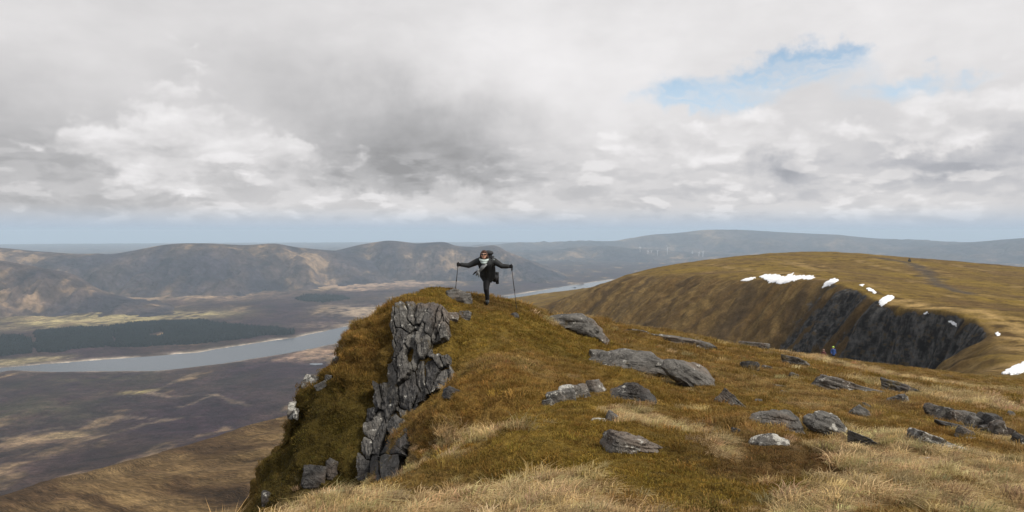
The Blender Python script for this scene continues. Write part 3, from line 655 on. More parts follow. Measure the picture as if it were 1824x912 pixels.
# conifer plantations on the far shore: far-off woods that read as one mass
def forest(name, label, polys, n, seed):
    rg = np.random.default_rng(seed); V = []; Fc = []; k = 0; pts = []
    holes = [np.array([level(px, py, ZL + 8)[:2] for px, py in h]) for h in ([(262,598),(290,592),(292,600),(270,603)], [(196,604),(203,600),(210,610),(203,613)], [(180,612),(196,618),(196,624),(184,616)])]
    for poly in polys:
        P = np.array([level(px, py, ZL + 8)[:2] for px, py in poly]); lo, hi = P.min(0), P.max(0)
        ar = .5 * abs(np.sum(P[:, 0] * np.roll(P[:, 1], -1) - np.roll(P[:, 0], -1) * P[:, 1]))
        m_ = int(n * ar / 1e6 * ((hi - lo).prod() / ar)); q = lo + rg.random((m_, 2)) * (hi - lo)
        s_, _ = poly_sd(q[:, 0], q[:, 1], P); s_ += 25 * fbm(q[:, 0] / 80, q[:, 1] / 80, 2.0, 3); ok = s_ < 0
        for h in holes: ok &= poly_sd(q[:, 0], q[:, 1], h)[0] > 0
        pts.append(q[ok])
    pts = np.concatenate(pts)
    rr = np.hypot(*pts.T); tt_ = np.arctan2(pts[:, 0], pts[:, 1])
    i = np.clip(np.searchsorted(vr, rr), 0, len(vr) - 1); j = np.clip(((tt_ - vt[0]) / (vt[1] - vt[0])).round().astype(int), 0, len(vt) - 1)
    z0 = VZ.reshape(len(vr), len(vt))[i, j]
    N = len(pts); hgt = rg.uniform(11, 27, N); rad = hgt * rg.uniform(.22, .34, N)
    a = np.arange(6) * np.pi / 3
    ring = np.stack([pts[:, None, 0] + rad[:, None] * np.cos(a), pts[:, None, 1] + rad[:, None] * np.sin(a), np.repeat((z0 + .5)[:, None], 6, 1)], -1)
    ring2 = np.stack([pts[:, None, 0] + .55 * rad[:, None] * np.cos(a + .5), pts[:, None, 1] + .55 * rad[:, None] * np.sin(a + .5), np.repeat((z0 + .55 * hgt)[:, None], 6, 1)], -1)
    tip = np.stack([pts[:, 0], pts[:, 1], z0 + hgt], -1)[:, None]
    V = np.concatenate([ring, ring2, tip], 1).reshape(-1, 3)
    b = np.arange(N)[:, None] * 13; f = []
    for q in range(6):
        w = (q + 1) % 6
        f += [np.c_[b + q, b + w, b + 6 + q], np.c_[b + w, b + 6 + w, b + 6 + q], np.c_[b + 6 + q, b + 6 + w, b + 12]]
    o = mesh_obj(name, V, np.concatenate(f), M_fir, smooth=False)
    return tag(o, label, 'forest', kind='stuff')
M_fir = plain('spruce_needles', (.007, .009, .008), .9, .5, .004, .1)
forest('conifer_plantation', 'long dark conifer plantation along the far shore of the loch', [[(66,628),(64,598),(110,592),(170,590),(200,588),(230,582),(290,576),(360,577),(420,582),(470,586),(495,586),(525,589),(522,594),(470,597),(420,604),(350,612),(300,614),(240,618),(160,619),(100,627)]], 15000, 3)
forest('conifer_plantation', 'small dark block of conifers at the left end of the loch', [[(-80,640),(-80,610),(0,607),(20,604),(56,608),(56,629),(20,632)]], 15000, 4)
forest('conifer_plantation', 'small far conifer wood at the foot of the hills, left of the crag', [[(526,533),(540,529),(580,528),(612,530),(627,534),(600,538),(575,542),(545,541),(530,538)]], 5000, 5)
forest('conifer_plantation', 'sliver of far conifer wood just left of the crag top', [[(706,534),(715,530),(745,529),(768,532),(740,536)]], 5000, 6)

# ------------------------------------------------------------------ rocks
ROCKS = []      # footprints, so that no grass grows through them
_ico = {}
def ico(sub):
    if sub not in _ico:
        bm = bmesh.new(); bmesh.ops.create_icosphere(bm, subdivisions=sub, radius=1.0)
        _ico[sub] = (np.array([v.co[:] for v in bm.verts]), np.array([[v.index for v in f.verts] for f in bm.faces])); bm.free()
    return _ico[sub]
def rock_shape(w, dp, h, seed, kind='boulder', sub=5, rough=.05, strata=.22):
    strata = .6 if kind == 'slab' else .4 if kind == 'whale' else strata
    rg = np.random.default_rng(seed); n, f = ico(sub); dims = np.array([w, dp, h]) / 2
    if kind == 'block':
        mm = np.concatenate([np.eye(3), -np.eye(3)]) + rg.normal(0, .13, (6, 3)); dd = rg.uniform(.78, .95, 6)
        ex = rg.normal(size=(6, 3)); mm = np.concatenate([mm, ex]); dd = np.r_[dd, rg.uniform(.95, 1.15, 6)]; p_ = 30
    elif kind == 'slab':
        mm = np.concatenate([[[.1, .05, 1], [0, 0, -1]], rg.normal(size=(9, 3)) * [1, 1, .35]]); dd = np.r_[.62, .7, rg.uniform(.68, 1.0, 9)]; p_ = 24
    elif kind == 'whale':
        mm = np.concatenate([[[.05, -.25, 1], [-.5, -.5, .6], [.55, -.45, .6], [0, -1, .35], [-.3, -.2, .9]], rg.normal(size=(4, 3))]); dd = rg.uniform(.93, 1.07, 9) * np.r_[.56, .74, .76, .78, .62, .85, .9, .95, .9]; p_ = 18
    elif kind == 'peak':
        mm = np.concatenate([[[.75, -.3, .75], [-.8, -.2, .7], [.2, .8, .6], [0, -.85, .5]], rg.normal(size=(6, 3))]); dd = np.r_[.55, .6, .6, .6, rg.uniform(.75, 1.0, 6)]; p_ = 26
    else:
        mm = rg.normal(size=(13, 3)); mm[:, 2] = np.abs(mm[:, 2]) * .8; dd = rg.uniform(.66, 1.0, 13); p_ = 22
    mm = mm / np.linalg.norm(mm, axis=1)[:, None]
    q = np.maximum(n @ mm.T, 1e-3) / dd
    r = 1.0 / ((q**p_).sum(1) + .72**p_)**(1 / p_)
    p = n * r[:, None] * dims
    if kind == 'whale': p[:, 2] -= .55 * h * (np.maximum(p[:, 0], 0) / (.5 * w))**2 + .15 * h * (np.minimum(p[:, 0], 0) / (.5 * w))**2
    ext = p.max(0) - p.min(0); p = (p - (p.max(0) + p.min(0)) / 2) / ext * np.array([w, dp, h])
    s0 = float(np.mean([w, dp, h])); off = seed * 7.13
    nd = fbm(p[:, 0] / (.5 * s0) + off, p[:, 1] / (.5 * s0), p[:, 2] / (.35 * s0), 5, .55)
    st = fbm(p[:, 0] / (1.2 * s0) + off, p[:, 1] / (1.2 * s0), p[:, 2] / (.07 * s0) + .6 * nd, 2)
    p = p + n * (rough * s0 * (1.3 * nd + strata * np.sign(st) * np.sqrt(np.abs(st))))[:, None]
    return p, f
def add_rock(name, loc, w, dp, h, rot, seed, kind, mat_, parent=None, sub=5, rough=.05, label=None, foot=True):
    p, f = rock_shape(w, dp, h, seed, kind, sub, rough)
    o = mesh_obj(name, p, f, mat_, parent, smooth=True)
    o.data.set_sharp_from_angle(angle=math.radians(38)) if hasattr(o.data, 'set_sharp_from_angle') else None
    o.location = Vector(loc) - (parent.location if parent is not None else Vector((0, 0, 0))); o.rotation_euler = rot
    if foot: ROCKS.append((loc[0], loc[1], loc[2], .40 * w, .40 * dp, rot[2]))
    if label: tag(o, label, 'rock')
    return o
def place(px, py, wpx, hpx, depth=.8, sink=.3):
    """ground spot and size of a rock whose foot shows at (px, py) and that spans wpx by hpx in the photograph"""
    q = hit(px, py); k = q[1] / F
    w = wpx * k * 1.04; h = hpx * k * (1 + 2 * sink); 
    dp = max(w * depth * .5, .25 * w); vis = max(.4 * hpx, hpx - .75 * dp / k * max(py - Y0, 0) / F)
    h = vis * k * (1 + 2 * sink)
    return q, w, max(dp, h * .7), h
def boulder(px, py, wpx, hpx, tilt, kind, mat_, label, seed, depth=.8, sub=5, rough=.05, sink=.44, name='boulder', rz=0.0):
    q, w, dp, h = place(px, py, wpx, hpx, depth, sink)
    loc = (q[0], q[1] + dp * .30, q[2] + h * (.5 - sink) - .02)
    return add_rock(name, loc, w, dp, h, (0, math.radians(tilt), rz), seed, kind, mat_, None, sub, rough, label)
boulder(1024,592,126,36,2,'whale',M_rock,'humped grey boulder with white lichen spots, nearest to the right walking pole',11,.9)
boulder(1125,712,95,38,8,'peak',M_rockd,'dark pointed grey boulder below the big smooth slab',13,.9)
boulder(1140,800,128,30,13,'slab',M_rockl,'flat layered grey slab lying in the moss at the front',14,.9)
boulder(1066,748,26,7,0,'slab',M_quartz,'small flat white stone at the front, beside a grey stone',15,.8,4)
boulder(1090,749,22,17,25,'block',M_rock,'small tilted grey stone beside the flat white stone',16,.8,4)
boulder(1302,722,50,22,38,'slab',M_rock,'narrow wedge of grey rock at the foot of the big smooth slab',17,.7)
boulder(1394,764,108,42,12,'whale',M_rock,'left of the two large humped grey boulders side by side',18,.9)
boulder(1480,776,92,46,20,'whale',M_rockl,'right of the two large humped grey boulders side by side',19,.8)
boulder(1546,793,76,20,22,'slab',M_rock,'low grey slab trailing off right of the two humped boulders',20,.8)
boulder(1374,792,74,28,5,'peak',M_rockw,'grey stone with a big white lichen patch, below the humped boulders',21,.9)
boulder(1310,771,18,12,10,'block',M_rockd,'small dark stone left of the white-patched stone',22,.9,4)
boulder(1533,741,46,23,4,'boulder',M_rockl,'rounded grey boulder alone in the grass above the humped pair',23,.9)
boulder(1608,720,40,24,20,'boulder',M_rockl,'pale-topped round boulder on the right slope',24,.9)
boulder(1517,694,128,18,14,'slab',M_rockl,'long thin grey slab with a pale edge on the right slope',25,.5)
boulder(1606,697,78,18,16,'slab',M_rockd,'dark low slab above the pale-topped round boulder',26,.5)
boulder(1676,801,108,32,18,'slab',M_rockw,'tilted grey slab with white streaks near the right edge',27,.8)
boulder(1682,824,84,10,10,'slab',M_rockw,'thin flat slab with a white rim in the pale grass',28,.7)
boulder(1424,653,66,18,10,'slab',M_rock,'flat grey slab at the brink of the corrie',29,.6)
boulder(1336,656,32,16,4,'block',M_rockd,'squat dark block of rock in the grass below the brink',30,.9,4)
boulder(1195,608,170,16,9,'slab',M_rockl,'long low grey slab along the brink behind the big smooth slab',31,.3)
boulder(1345,617,54,9,4,'slab',M_rock,'small flat slab on the brink',32,.6,4)
boulder(1730,781,18,6,0,'slab',M_quartz,'small white stone below the broken outcrop at the right',33,.8,4)
boulder(1803,742,22,12,10,'boulder',M_rockl,'small pale boulder at the right edge of the grass',34,.9,4)
boulder(914,563,22,8,0,'boulder',M_rockd,'small dark stone in the moss in front of the hiker',35,.8,4)
boulder(812,533,56,20,0,'boulder',M_rock,'boulder on the crest under the left walking pole',36,.9)
boulder(1410,700,36,5,6,'slab',M_rock,'sliver of grey rock in the grass right of the big slab',37,.7,4)
boulder(1390,689,30,6,6,'slab',M_rockl,'flat pale sliver of rock below the brink',38,.7,4)
def outcrop(name, label, foot, blocks, mat_, seed):
    q = hit(*foot); root = empty(name, Vector(q)); tag(root, label, 'rock')
    for i, b in enumerate(blocks):
        (px, py, wpx, hpx, tilt, kind) = b[:6]; mm = b[6] if len(b) > 6 else mat_
        g, w, dp, h = place(px, py, wpx, hpx, .8, .44)
        add_rock('rock_block', (g[0], g[1] + dp * .25, g[2] + h * .07), w, dp, h, (0, math.radians(tilt), 0), seed + i, kind, mm, root, 5 if wpx > 60 else 4)
    return root
outcrop('rock_outcrop', 'big smooth grey slab with rusty stains, split by a crack', (1175,668),
        [(1145,662,192,40,6,'whale',M_rock),(1238,686,124,40,32,'whale',M_rock),(1072,642,44,18,5,'block',M_rockl)], M_rock, 60)
outcrop('rock_outcrop', 'broken cobbly outcrop on the grass left of the pointed boulder', (1028,712),
        [(990,716,36,20,-20,'block'),(1012,712,30,24,-15,'block',M_rockw),(1034,706,34,24,-18,'block'),(1060,698,36,24,-12,'boulder'),(975,722,24,12,-20,'slab')], M_rockl, 70)
outcrop('rock_outcrop', 'broken grey outcrop of stepped blocks on the right slope', (1705,760),
        [(1672,738,50,18,14,'slab'),(1690,748,46,24,16,'block',M_rockl),(1718,756,52,28,18,'block'),(1742,764,40,22,16,'block',M_rockl),(1705,765,70,14,12,'slab',M_rockd),(1722,775,36,14,18,'slab')], M_rock, 80)
outcrop('rock_outcrop', 'row of dark jagged blocks running off the right edge', (1785,780),
        [(1757,756,34,20,20,'slab'),(1770,764,26,26,10,'block',M_rockd),(1760,774,30,18,0,'block',M_rockd),(1782,778,24,28,-10,'block'),(1805,782,36,18,20,'slab',M_rockd),(1822,792,34,18,20,'slab',M_rockd)], M_rock, 90)

rs = random.Random(9)
MARK = [(1024,593,'the humped boulder nearest the right pole'),(1258,690,'the big smooth slab'),(1394,764,'the left humped boulder'),(1480,776,'the right humped boulder'),(1533,741,'the lone rounded boulder'),(1608,720,'the pale-topped round boulder'),(1517,694,'the long thin slab'),(1606,697,'the dark low slab'),(1676,801,'the white-streaked tilted slab'),(1424,653,'the flat slab at the brink'),(1336,656,'the squat dark block'),(1705,760,'the stepped outcrop'),(1785,780,'the row of jagged blocks')]
used = set(); tries = 0
while len(used) < 24 and tries < 400:
    tries += 1; px_, py_ = rs.uniform(1310, 1815), rs.uniform(640, 775)
    if py_ < 632 + .18 * (px_ - 1310): continue
    q = hit(px_, py_)
    if q is None or any(math.hypot(q[0] - r_[0], q[1] - r_[1]) < r_[3] + .4 for r_ in ROCKS): continue
    mk = min(MARK, key=lambda m_: math.hypot(m_[0] - px_, 2 * (m_[1] - py_))); dx_, dy_ = px_ - mk[0], 2 * (py_ - mk[1])
    side = ('right of ' if dx_ > 0 else 'left of ') if abs(dx_) > abs(dy_) else ('below ' if dy_ > 0 else 'above ')
    if (mk[2], side) in used: continue
    used.add((mk[2], side)); w_ = rs.uniform(8, 19); mi = rs.randrange(4)
    boulder(px_, py_, w_, w_ * rs.uniform(.3, .5), rs.uniform(0, 22), rs.choice(['slab', 'block', 'boulder']), (M_rock, M_rockl, M_rockd, M_rockw)[mi], 'small %s stone half buried in grass %s%s' % (('grey', 'grey', 'dark', 'pale')[mi], side, mk[2]), 500 + tries, .9, 3, name='stone')['group'] = 'small stones scattered on the right slope'
crag = empty('rock_crag', Vector(hit(690, 840))); tag(crag, 'tall fissured grey rock face of the crag below the hiker', 'crag')
CRAG = [ # centre px, py, width, height, tilt, material
 (757,560,50,27,-2,0),(726,580,32,60,4,0),(751,588,19,36,2,0),(768,575,19,19,0,1),(786,563,16,17,8,1),(806,567,22,24,4,1),(827,565,27,19,0,0),(789,597,25,25,12,1),
 (739,628,56,42,-6,0),(715,664,40,60,10,0),(772,657,56,36,16,0),(750,678,48,34,10,0),(700,718,40,68,-8,0),(711,764,25,60,-10,0),(673,766,24,64,12,3),(670,838,48,32,0,3),
 (664,804,28,40,6,3),(699,801,20,24,40,1),(733,701,30,24,10,3),(803,703,28,26,20,3),(766,803,24,36,20,3),(740,552,24,12,0,2),(708,567,12,26,8,2),(712,600,18,40,6,3),(785,690,26,20,30,3),
 (700,690,22,40,0,3),(684,700,16,36,8,3),(728,720,22,34,-6,3),(690,750,18,40,0,3),(720,610,20,26,0,0),(758,612,26,22,0,3),(780,628,22,22,6,3),
 (738,600,72,92,0,3),(728,680,84,84,6,3),(697,745,58,104,-4,3),(676,815,60,90,4,3),
 (554,682,32,28,8,2),(572,690,26,20,-20,1),(602,648,26,26,0,3),(586,674,16,14,0,1),(517,733,14,34,0,2),(526,738,10,22,5,2),(560,850,44,44,0,3),(590,838,26,40,5,3),(474,890,16,34,0,3)]
FACE = np.array([(712,552),(735,545),(782,548),(796,556),(798,582),(798,606),(778,610),(766,604),(768,630),(774,640),(802,640),(806,674),(774,696),(748,714),(726,745),(728,792),(712,815),(705,856),(643,856),(650,800),(661,735),(679,733),(679,688),(696,684),(696,655),(705,635),(711,608),(705,580)], float)
def rock_face(parent):
    """the face split along its joints: every piece is a slab with its own tilt and depth, sides running back into the hill"""
    rg = np.random.default_rng(12); st = .8
    xs = np.arange(640, 846, st); ys = np.arange(542, 860, st)
    gx, gy = np.meshgrid(xs, ys, indexing='ij')
    rag = 4 * fbm(gx / 14, gy / 14, 1.5, 3) - 4
    inside = (poly_sd(gx.ravel(), gy.ravel(), FACE)[0].reshape(gx.shape) + rag) < 0
    seeds = [(c[0], c[1]) for c in CRAG if 18 < c[2] < 57 and c[0] > 640]
    while len(seeds) < 46:
        p = (rg.uniform(645, 842), rg.uniform(545, 856))
        if min((p[0] - q[0])**2 + ((p[1] - q[1]) / 2.3)**2 for q in seeds) > 9**2: seeds.append(p)
    sdv = np.array(seeds); n = len(sdv)
    wx = gx + 5 * fbm(gx / 22, gy / 40, 3.0, 3) + .12 * (gy - 700) ; wy = gy + 9 * fbm(gx / 26, gy / 26, 5.0, 3)
    sxx = sdv[:, 0] + .12 * (sdv[:, 1] - 700)
    wt = rg.uniform(-90, 90, n)
    dist = (wx[..., None] - sxx)**2 + ((wy[..., None] - sdv[:, 1]) / 2.4)**2 + wt
    cell = dist.argmin(-1); two = np.partition(dist, 1, -1); gap = (np.sqrt(np.abs(two[..., 1]) + 1) - np.sqrt(np.abs(two[..., 0]) + 1)) < .28
    H3 = np.full(gx.shape + (3,), np.nan)
    for i in range(gx.shape[0]):
        for j in range(gx.shape[1]):
            if inside[i, j]:
                q = hit(gx[i, j], gy[i, j], 13.5)
                if q is not None and q[1] < 20.5: H3[i, j] = q
    nrm = np.array([-.22, -.86, .42]); nrm /= np.linalg.norm(nrm)
    # level out the lumps of turf under the face
    for c in range(n):
        m_ = (cell == c) & inside & ~gap & ~np.isnan(H3[..., 0])
        if m_.sum() < 30: continue
        P = H3[m_]; ctr = P.mean(0); dx_ = gx[m_] - gx[m_].mean(); dy_ = gy[m_] - gy[m_].mean()
        A = np.c_[np.ones(len(P)), dx_, dy_]; co, *_r = np.linalg.lstsq(A, P, rcond=None); flat = A @ co
        off = .18 + rg.uniform(-.08, .10) + (rg.uniform(-.005, .005) * dx_ + rg.uniform(-.003, .0025) * dy_)
        rough = .03 * fbm(dx_ / 7 + c, dy_ / 16, c * 1.7, 4, .6) + .022 * np.abs(fbm(dx_ / 2.5 + c, dy_ / 22, c * 2.1, 2))
        # chipped arrises
        sdist = np.sqrt(np.abs(two[..., 1][m_]) + 1) - np.sqrt(np.abs(two[..., 0][m_]) + 1); chip = .05 * np.exp(-np.maximum(sdist - .5, 0) / 1.3)
        F3 = (.35 * P + .65 * flat) + nrm * (off + rough - chip)[:, None]
        idx = -np.ones(gx.shape, int); idx[m_] = np.arange(m_.sum())
        a, b, e, d_ = idx[:-1, :-1], idx[1:, :-1], idx[1:, 1:], idx[:-1, 1:]
        ok = (a >= 0) & (b >= 0) & (e >= 0) & (d_ >= 0); fc = np.stack([a[ok], d_[ok], e[ok], b[ok]], -1)
        if len(fc) < 12: continue
        ed = np.concatenate([fc[:, [0, 1]], fc[:, [1, 2]], fc[:, [2, 3]], fc[:, [3, 0]]]); es = set(map(tuple, ed.tolist()))
        rim = np.array([q for q in es if (q[1], q[0]) not in es]); N = len(F3)
        V = np.concatenate([F3, F3 - nrm * .55]); fc = np.concatenate([fc, np.c_[rim[:, 1], rim[:, 0], rim[:, 0] + N, rim[:, 1] + N]])
        use = np.unique(fc); rm = -np.ones(len(V), int); rm[use] = np.arange(len(use)); 
        o = mesh_obj('rock_block', V[use] - ctr, rm[fc], (M_rock, M_rock, M_rockl, M_rockd)[int(rg.integers(4))], parent)
        o.data.set_sharp_from_angle(angle=math.radians(42)); o.location = Vector(ctr) - parent.location
        ROCKS.append((ctr[0], ctr[1] - .1, ctr[2], .5 * np.ptp(V[:N, 0]) + .02, .35, 0))
rock_face(crag)
CRAG = [c for c in CRAG if c[0] < 640 or (c[0] > 765 and c[1] > 680) or c[0] > 800]
for i, (px, py, wpx, hpx, tilt, mi) in enumerate(CRAG):
    q = hit(px, py, 13.5)
    if q is None: continue
    k = q[1] / F; back = wpx > 57; gf = .86 if back else .98; w = wpx * k * gf; h = hpx * k * gf; dp = max(.55 * min(w, h) + .2, .36)
    add_rock('rock_block', (q[0], q[1] + dp * (.5 if back else .16 + .10 * math.sin(i * 2.3)), q[2]), w, dp, h, (math.radians(-14), math.radians(tilt), math.radians(8)), 200 + i, 'block', (M_rock, M_rockl, M_rockw, M_rockd)[mi], crag, 5, .045)

# ------------------------------------------------------------------ old snow on the far rim
def snow(label, poly, thick=.5, step=.8, rag=2.0):
    P = np.array(poly, float); lo, hi = P.min(0), P.max(0)
    nx = max(6, int((hi[0] - lo[0]) / step)); ny = max(5, int((hi[1] - lo[1]) / (step * .6)))
    xs = np.linspace(lo[0], hi[0], nx); ys = np.linspace(lo[1], hi[1], ny)
    gx, gy = np.meshgrid(xs, ys, indexing='ij'); s_, _ = poly_sd(gx.ravel(), gy.ravel(), P); s_ = s_.reshape(gx.shape) + rag * (fbm(gx / 5 + gy / 2.5, gy / 3.5, 3.0, 3) - .1)
    V = []; idx = -np.ones(gx.shape, int)
    for i in range(nx):
        for j in range(ny):
            if s_[i, j] < .35:
                q = hit(gx[i, j], gy[i, j], 120)
                if q is None: continue
                idx[i, j] = len(V); V.append((q[0], q[1], q[2] - .25 + thick * min(1, max(0, .35 - s_[i, j]) / 1.2 + .5)))
    fcs = []
    for i in range(nx - 1):
        for j in range(ny - 1):
            a = [idx[i, j], idx[i+1, j], idx[i+1, j+1], idx[i, j+1]]
            if min(a) >= 0 and max(math.dist(V[a[0]], V[b]) for b in a) < 30: fcs.append(a)
    if not fcs: return None
    V = np.array(V); n = len(V); top = fcs; e = {}
    # skirt: the snow has thickness
    for f in fcs:
        for k in range(4):
            a, b = f[k], f[(k + 1) % 4]; e[(a, b)] = 1
    rim = [(a, b) for (a, b) in e if (b, a) not in e]
    V2 = np.concatenate([V, V - [0, 0, 1.2]]); fcs = fcs + [[b, a, a + n, b + n] for a, b in rim]
    o = mesh_obj('snow_patch', V2, fcs, M_snow); return tag(o, label, 'snow', 'old snow patches along the corrie rim')
snow('ragged sliver of snow at the far left of the rim', [(1319,500),(1326,496),(1332,495),(1347,494),(1346,496),(1330,501)])
snow('largest snow patch, long and ragged, on the upper rim', [(1352,493),(1362,489),(1374,489),(1388,490),(1394,493),(1402,491),(1414,486),(1412,491),(1426,491),(1438,491),(1448,492),(1452,495),(1444,498),(1428,497),(1410,501),(1400,504),(1388,506),(1380,503),(1370,504),(1366,499)], .6)
snow('wedge-shaped snow patch right of the largest one', [(1464,513),(1470,503),(1478,499),(1486,495),(1494,499),(1490,503),(1478,508)])
snow('tiny snow spot above the cliff', [(1530,507),(1536,505),(1540,507),(1536,510)])
snow('small curved snow patch at the top of the cliff', [(1543,515),(1550,513),(1556,517),(1562,521),(1558,524),(1552,519)])
snow('bright diagonal snow patch in the notch between the two cliffs', [(1565,540),(1566,534),(1578,527),(1588,525),(1593,530),(1584,537),(1570,546)])
snow('thin snow fleck on the lip of the right-hand cliff', [(1644,559),(1650,556),(1654,557),(1649,560)])
snow('slanting snow fleck high in the right-hand cliff', [(1689,573),(1694,572),(1704,577),(1704,582),(1700,580)])
snow('small snow spot near the right end of the cliff', [(1772,594),(1778,592),(1782,596),(1776,599)])
snow('large snow bank at the right edge by the corrie head', [(1784,665),(1800,656),(1816,649),(1840,640),(1840,652),(1818,666),(1800,668)], .6)

# ------------------------------------------------------------------ people
def tube(path, radii, seg=12, flat=None, caps=True):
    """ring-lofted limb along a path"""
    path = [Vector(p) for p in path]; V = []; Fc = []
    n = len(path); up0 = Vector((0, 1, 0))
    for i, p in enumerate(path):
        tg = (path[min(i + 1, n - 1)] - path[max(i - 1, 0)]).normalized()
        a = tg.cross(up0); a = a if a.length > .05 else tg.cross(Vector((1, 0, 0))); a.normalize(); b = a.cross(tg).normalized()
        r = radii[i]; ra, rb = r if isinstance(r, tuple) else (r, r)
        for k in range(seg):
            t = 2 * math.pi * k / seg; V.append(p + a * (ra * math.cos(t)) + b * (rb * math.sin(t)))
    for i in range(n - 1):
        for k in range(seg):
            Fc.append([i * seg + k, i * seg + (k + 1) % seg, (i + 1) * seg + (k + 1) % seg, (i + 1) * seg + k])
    V.append(path[0]); V.append(path[-1])
    for k in range(seg):
        Fc.append([len(V) - 2, (k + 1) % seg, k]); Fc.append([len(V) - 1, (n - 1) * seg + k, (n - 1) * seg + (k + 1) % seg])
    return [tuple(v) for v in V], Fc
def ball(c, r, seg=14):
    n, f = ico(3); return [tuple(np.array(c) + q * np.array(r)) for q in n], [list(x) for x in f]
def joined(name, pieces, mat_, parent, voxel=None, smooth_it=4):
    V = []; Fc = []
    for v, f in pieces:
        b = len(V); V += v; Fc += [[i + b for i in q] for q in f]
    o = mesh_obj(name, np.array(V), Fc, mat_, parent)
    if voxel:
        m_ = o.modifiers.new('remesh', 'REMESH'); m_.mode = 'VOXEL'; m_.voxel_size = voxel; m_.use_smooth_shade = True
        s_ = o.modifiers.new('smooth', 'SMOOTH'); s_.iterations = smooth_it; s_.factor = .5
    return o
M_skin = plain('skin', (.48, .27, .19), .6, .08, 20)
M_coat = plain('dark_jacket_cloth', (.022, .024, .026), .75, .25, 14)
M_trs = plain('black_trousers_cloth', (.010, .010, .012), .8, .2, 20)
M_boot = plain('boot_leather', (.02, .024, .026), .6, .3, 30)
M_glove = plain('black_glove_cloth', (.009, .009, .011), .85, .2, 30)
M_hair = plain('auburn_hair', (.05, .022, .014), .6, .4, 40)
M_scarf = plain('pale_scarf_cloth', (.42, .50, .49), .9, .45, 24)
M_lens = plain('dark_lens', (.006, .006, .008), .15, .1, 10, .5)
M_pack = plain('backpack_nylon', (.03, .032, .036), .7, .4, 16)
M_pole = plain('black_pole_alloy', (.015, .015, .017), .4, .1, 10, .5)
M_cork = plain('pole_grip_foam', (.012, .012, .013), .9, .1, 10)

foot_z = float(gz(np.array([PERSON[0]]), np.array([21.0]))[0])
BASE = Vector((PERSON[0], 21.0, foot_z + .005)); K = 21.0 / F
def loc(px, py, dy): # photograph spot -> metres from the standing foot, dy metres behind it
    p = at(px, py, 21.0 + dy); return Vector((p[0], p[1], p[2])) - Vector((PERSON[0], 21.0, PERSON[2]))
person = empty('person', BASE)
tag(person, 'hiker in dark jacket and pale scarf balancing on one leg with arms spread', 'person')
an = loc(868, 536, .04); kn = loc(866, 516, -.03); hp = loc(866, 492, .12); hp2 = loc(876, 490, .16)
pel = loc(870, 488, .13); wst = loc(868, 479, 0); chs = loc(866, 468, -.14); nek = loc(863, 462, -.22); hed = loc(862, 454.5, -.30)
shl = loc(851, 466, -.14); shr = loc(881, 466, -.12); ell = loc(834, 473.5, -.16); elr = loc(894.5, 474.5, -.14); hl = loc(816, 471.5, -.18); hr = loc(911, 475, -.18)
k2 = loc(881, 498, .30); a2 = loc(885, 492, .62); t2 = loc(886, 502, .66)
# the body is one continuous surface under the clothes
body = joined('body', [tube([pel, wst, chs, nek], [(.13, .10), (.115, .09), (.14, .10), .06]), tube([nek, hed], [.055, .05]), ball(hed, (.074, .088, .105)), ball(hed + Vector((0, -.088, -.01)), (.014, .022, .02)),
     ball(hed + Vector((0, -.06, -.075)), (.035, .03, .03)), ball(hed + Vector((-.075, 0, -.01)), (.012, .02, .028)), ball(hed + Vector((.075, 0, -.01)), (.012, .02, .028)),
     tube([chs, shl, ell, hl], [.07, .055, .036, .02]), tube([chs, shr, elr, hr], [.07, .055, .036, .02]),
     tube([pel, hp, kn, an], [.08, .085, .055, .04]), tube([pel, hp2, k2, a2], [.08, .085, .055, .04])], M_skin, person, .014, 2)
mouth = joined('mouth', [ball(hed + Vector((0, -.086, -.055)), (.026, .008, .007))], plain('lips', (.35, .12, .10), .5, .05, 10), body)
# clothes
jacket = joined('jacket', [tube([loc(868, 503, .08), loc(869, 494, .10), wst, chs, nek + Vector((0, .03, -.02))], [(.12, .11), (.215, .15), (.225, .155), (.225, .15), (.09, .09)], 18),
     tube([loc(876, 497, .2), pel], [(.15, .12), (.17, .14)]),
     tube([chs + Vector((-.08, 0, 0)), shl, ell, hl + Vector((.06, 0, 0))], [.10, .098, .072, .056]), tube([chs + Vector((.08, 0, 0)), shr, elr, hr + Vector((-.06, 0, 0))], [.10, .098, .072, .056]),
     ball(nek + Vector((0, .07, .02)), (.13, .08, .08))], M_coat, person, .016, 3)
joined('pocket_flap', [ball(loc(858, 490, -.09), (.05, .012, .03))], M_coat, jacket)
joined('zip', [tube([loc(867, 500, -.075), loc(866, 480, -.16), loc(864, 470, -.29)], [.006, .006, .006], 6)], M_pole, jacket)
trousers = joined('trousers', [tube([hp + Vector((.02, 0, .05)), loc(867, 503, .04), kn, loc(868, 528, .02), an + Vector((0, 0, .02))], [.11, .10, .076, .062, .055]),
     tube([hp2, k2, a2], [.11, .085, .06])], M_trs, person, .014, 2)
def boot(ank, toe, par):
    ank = Vector(ank); toe = Vector(toe)
    b = joined('boot', [tube([ank + (ank - toe) * .12 + Vector((0, 0, .09)), ank, ank + (toe - ank) * .5, toe], [.06, .058, .052, .042])], M_boot, par, .012, 2)
    return b
b1 = boot((an.x, .05, .06), (an.x + .01, -.20, .035), person)
joined('sole', [tube([(an.x, .10, .014), (an.x, -.05, .012), (an.x + .01, -.22, .012)], [(.045, .014), (.05, .014), (.04, .012)])], M_trs, b1)
b2 = boot(a2, t2 + Vector((0, .05, -.06)), person)
joined('sole', [tube([a2 + Vector((0, -.05, .05)), t2 + Vector((0, -.02, -.06))], [(.045, .02), (.045, .02)])], M_trs, b2)
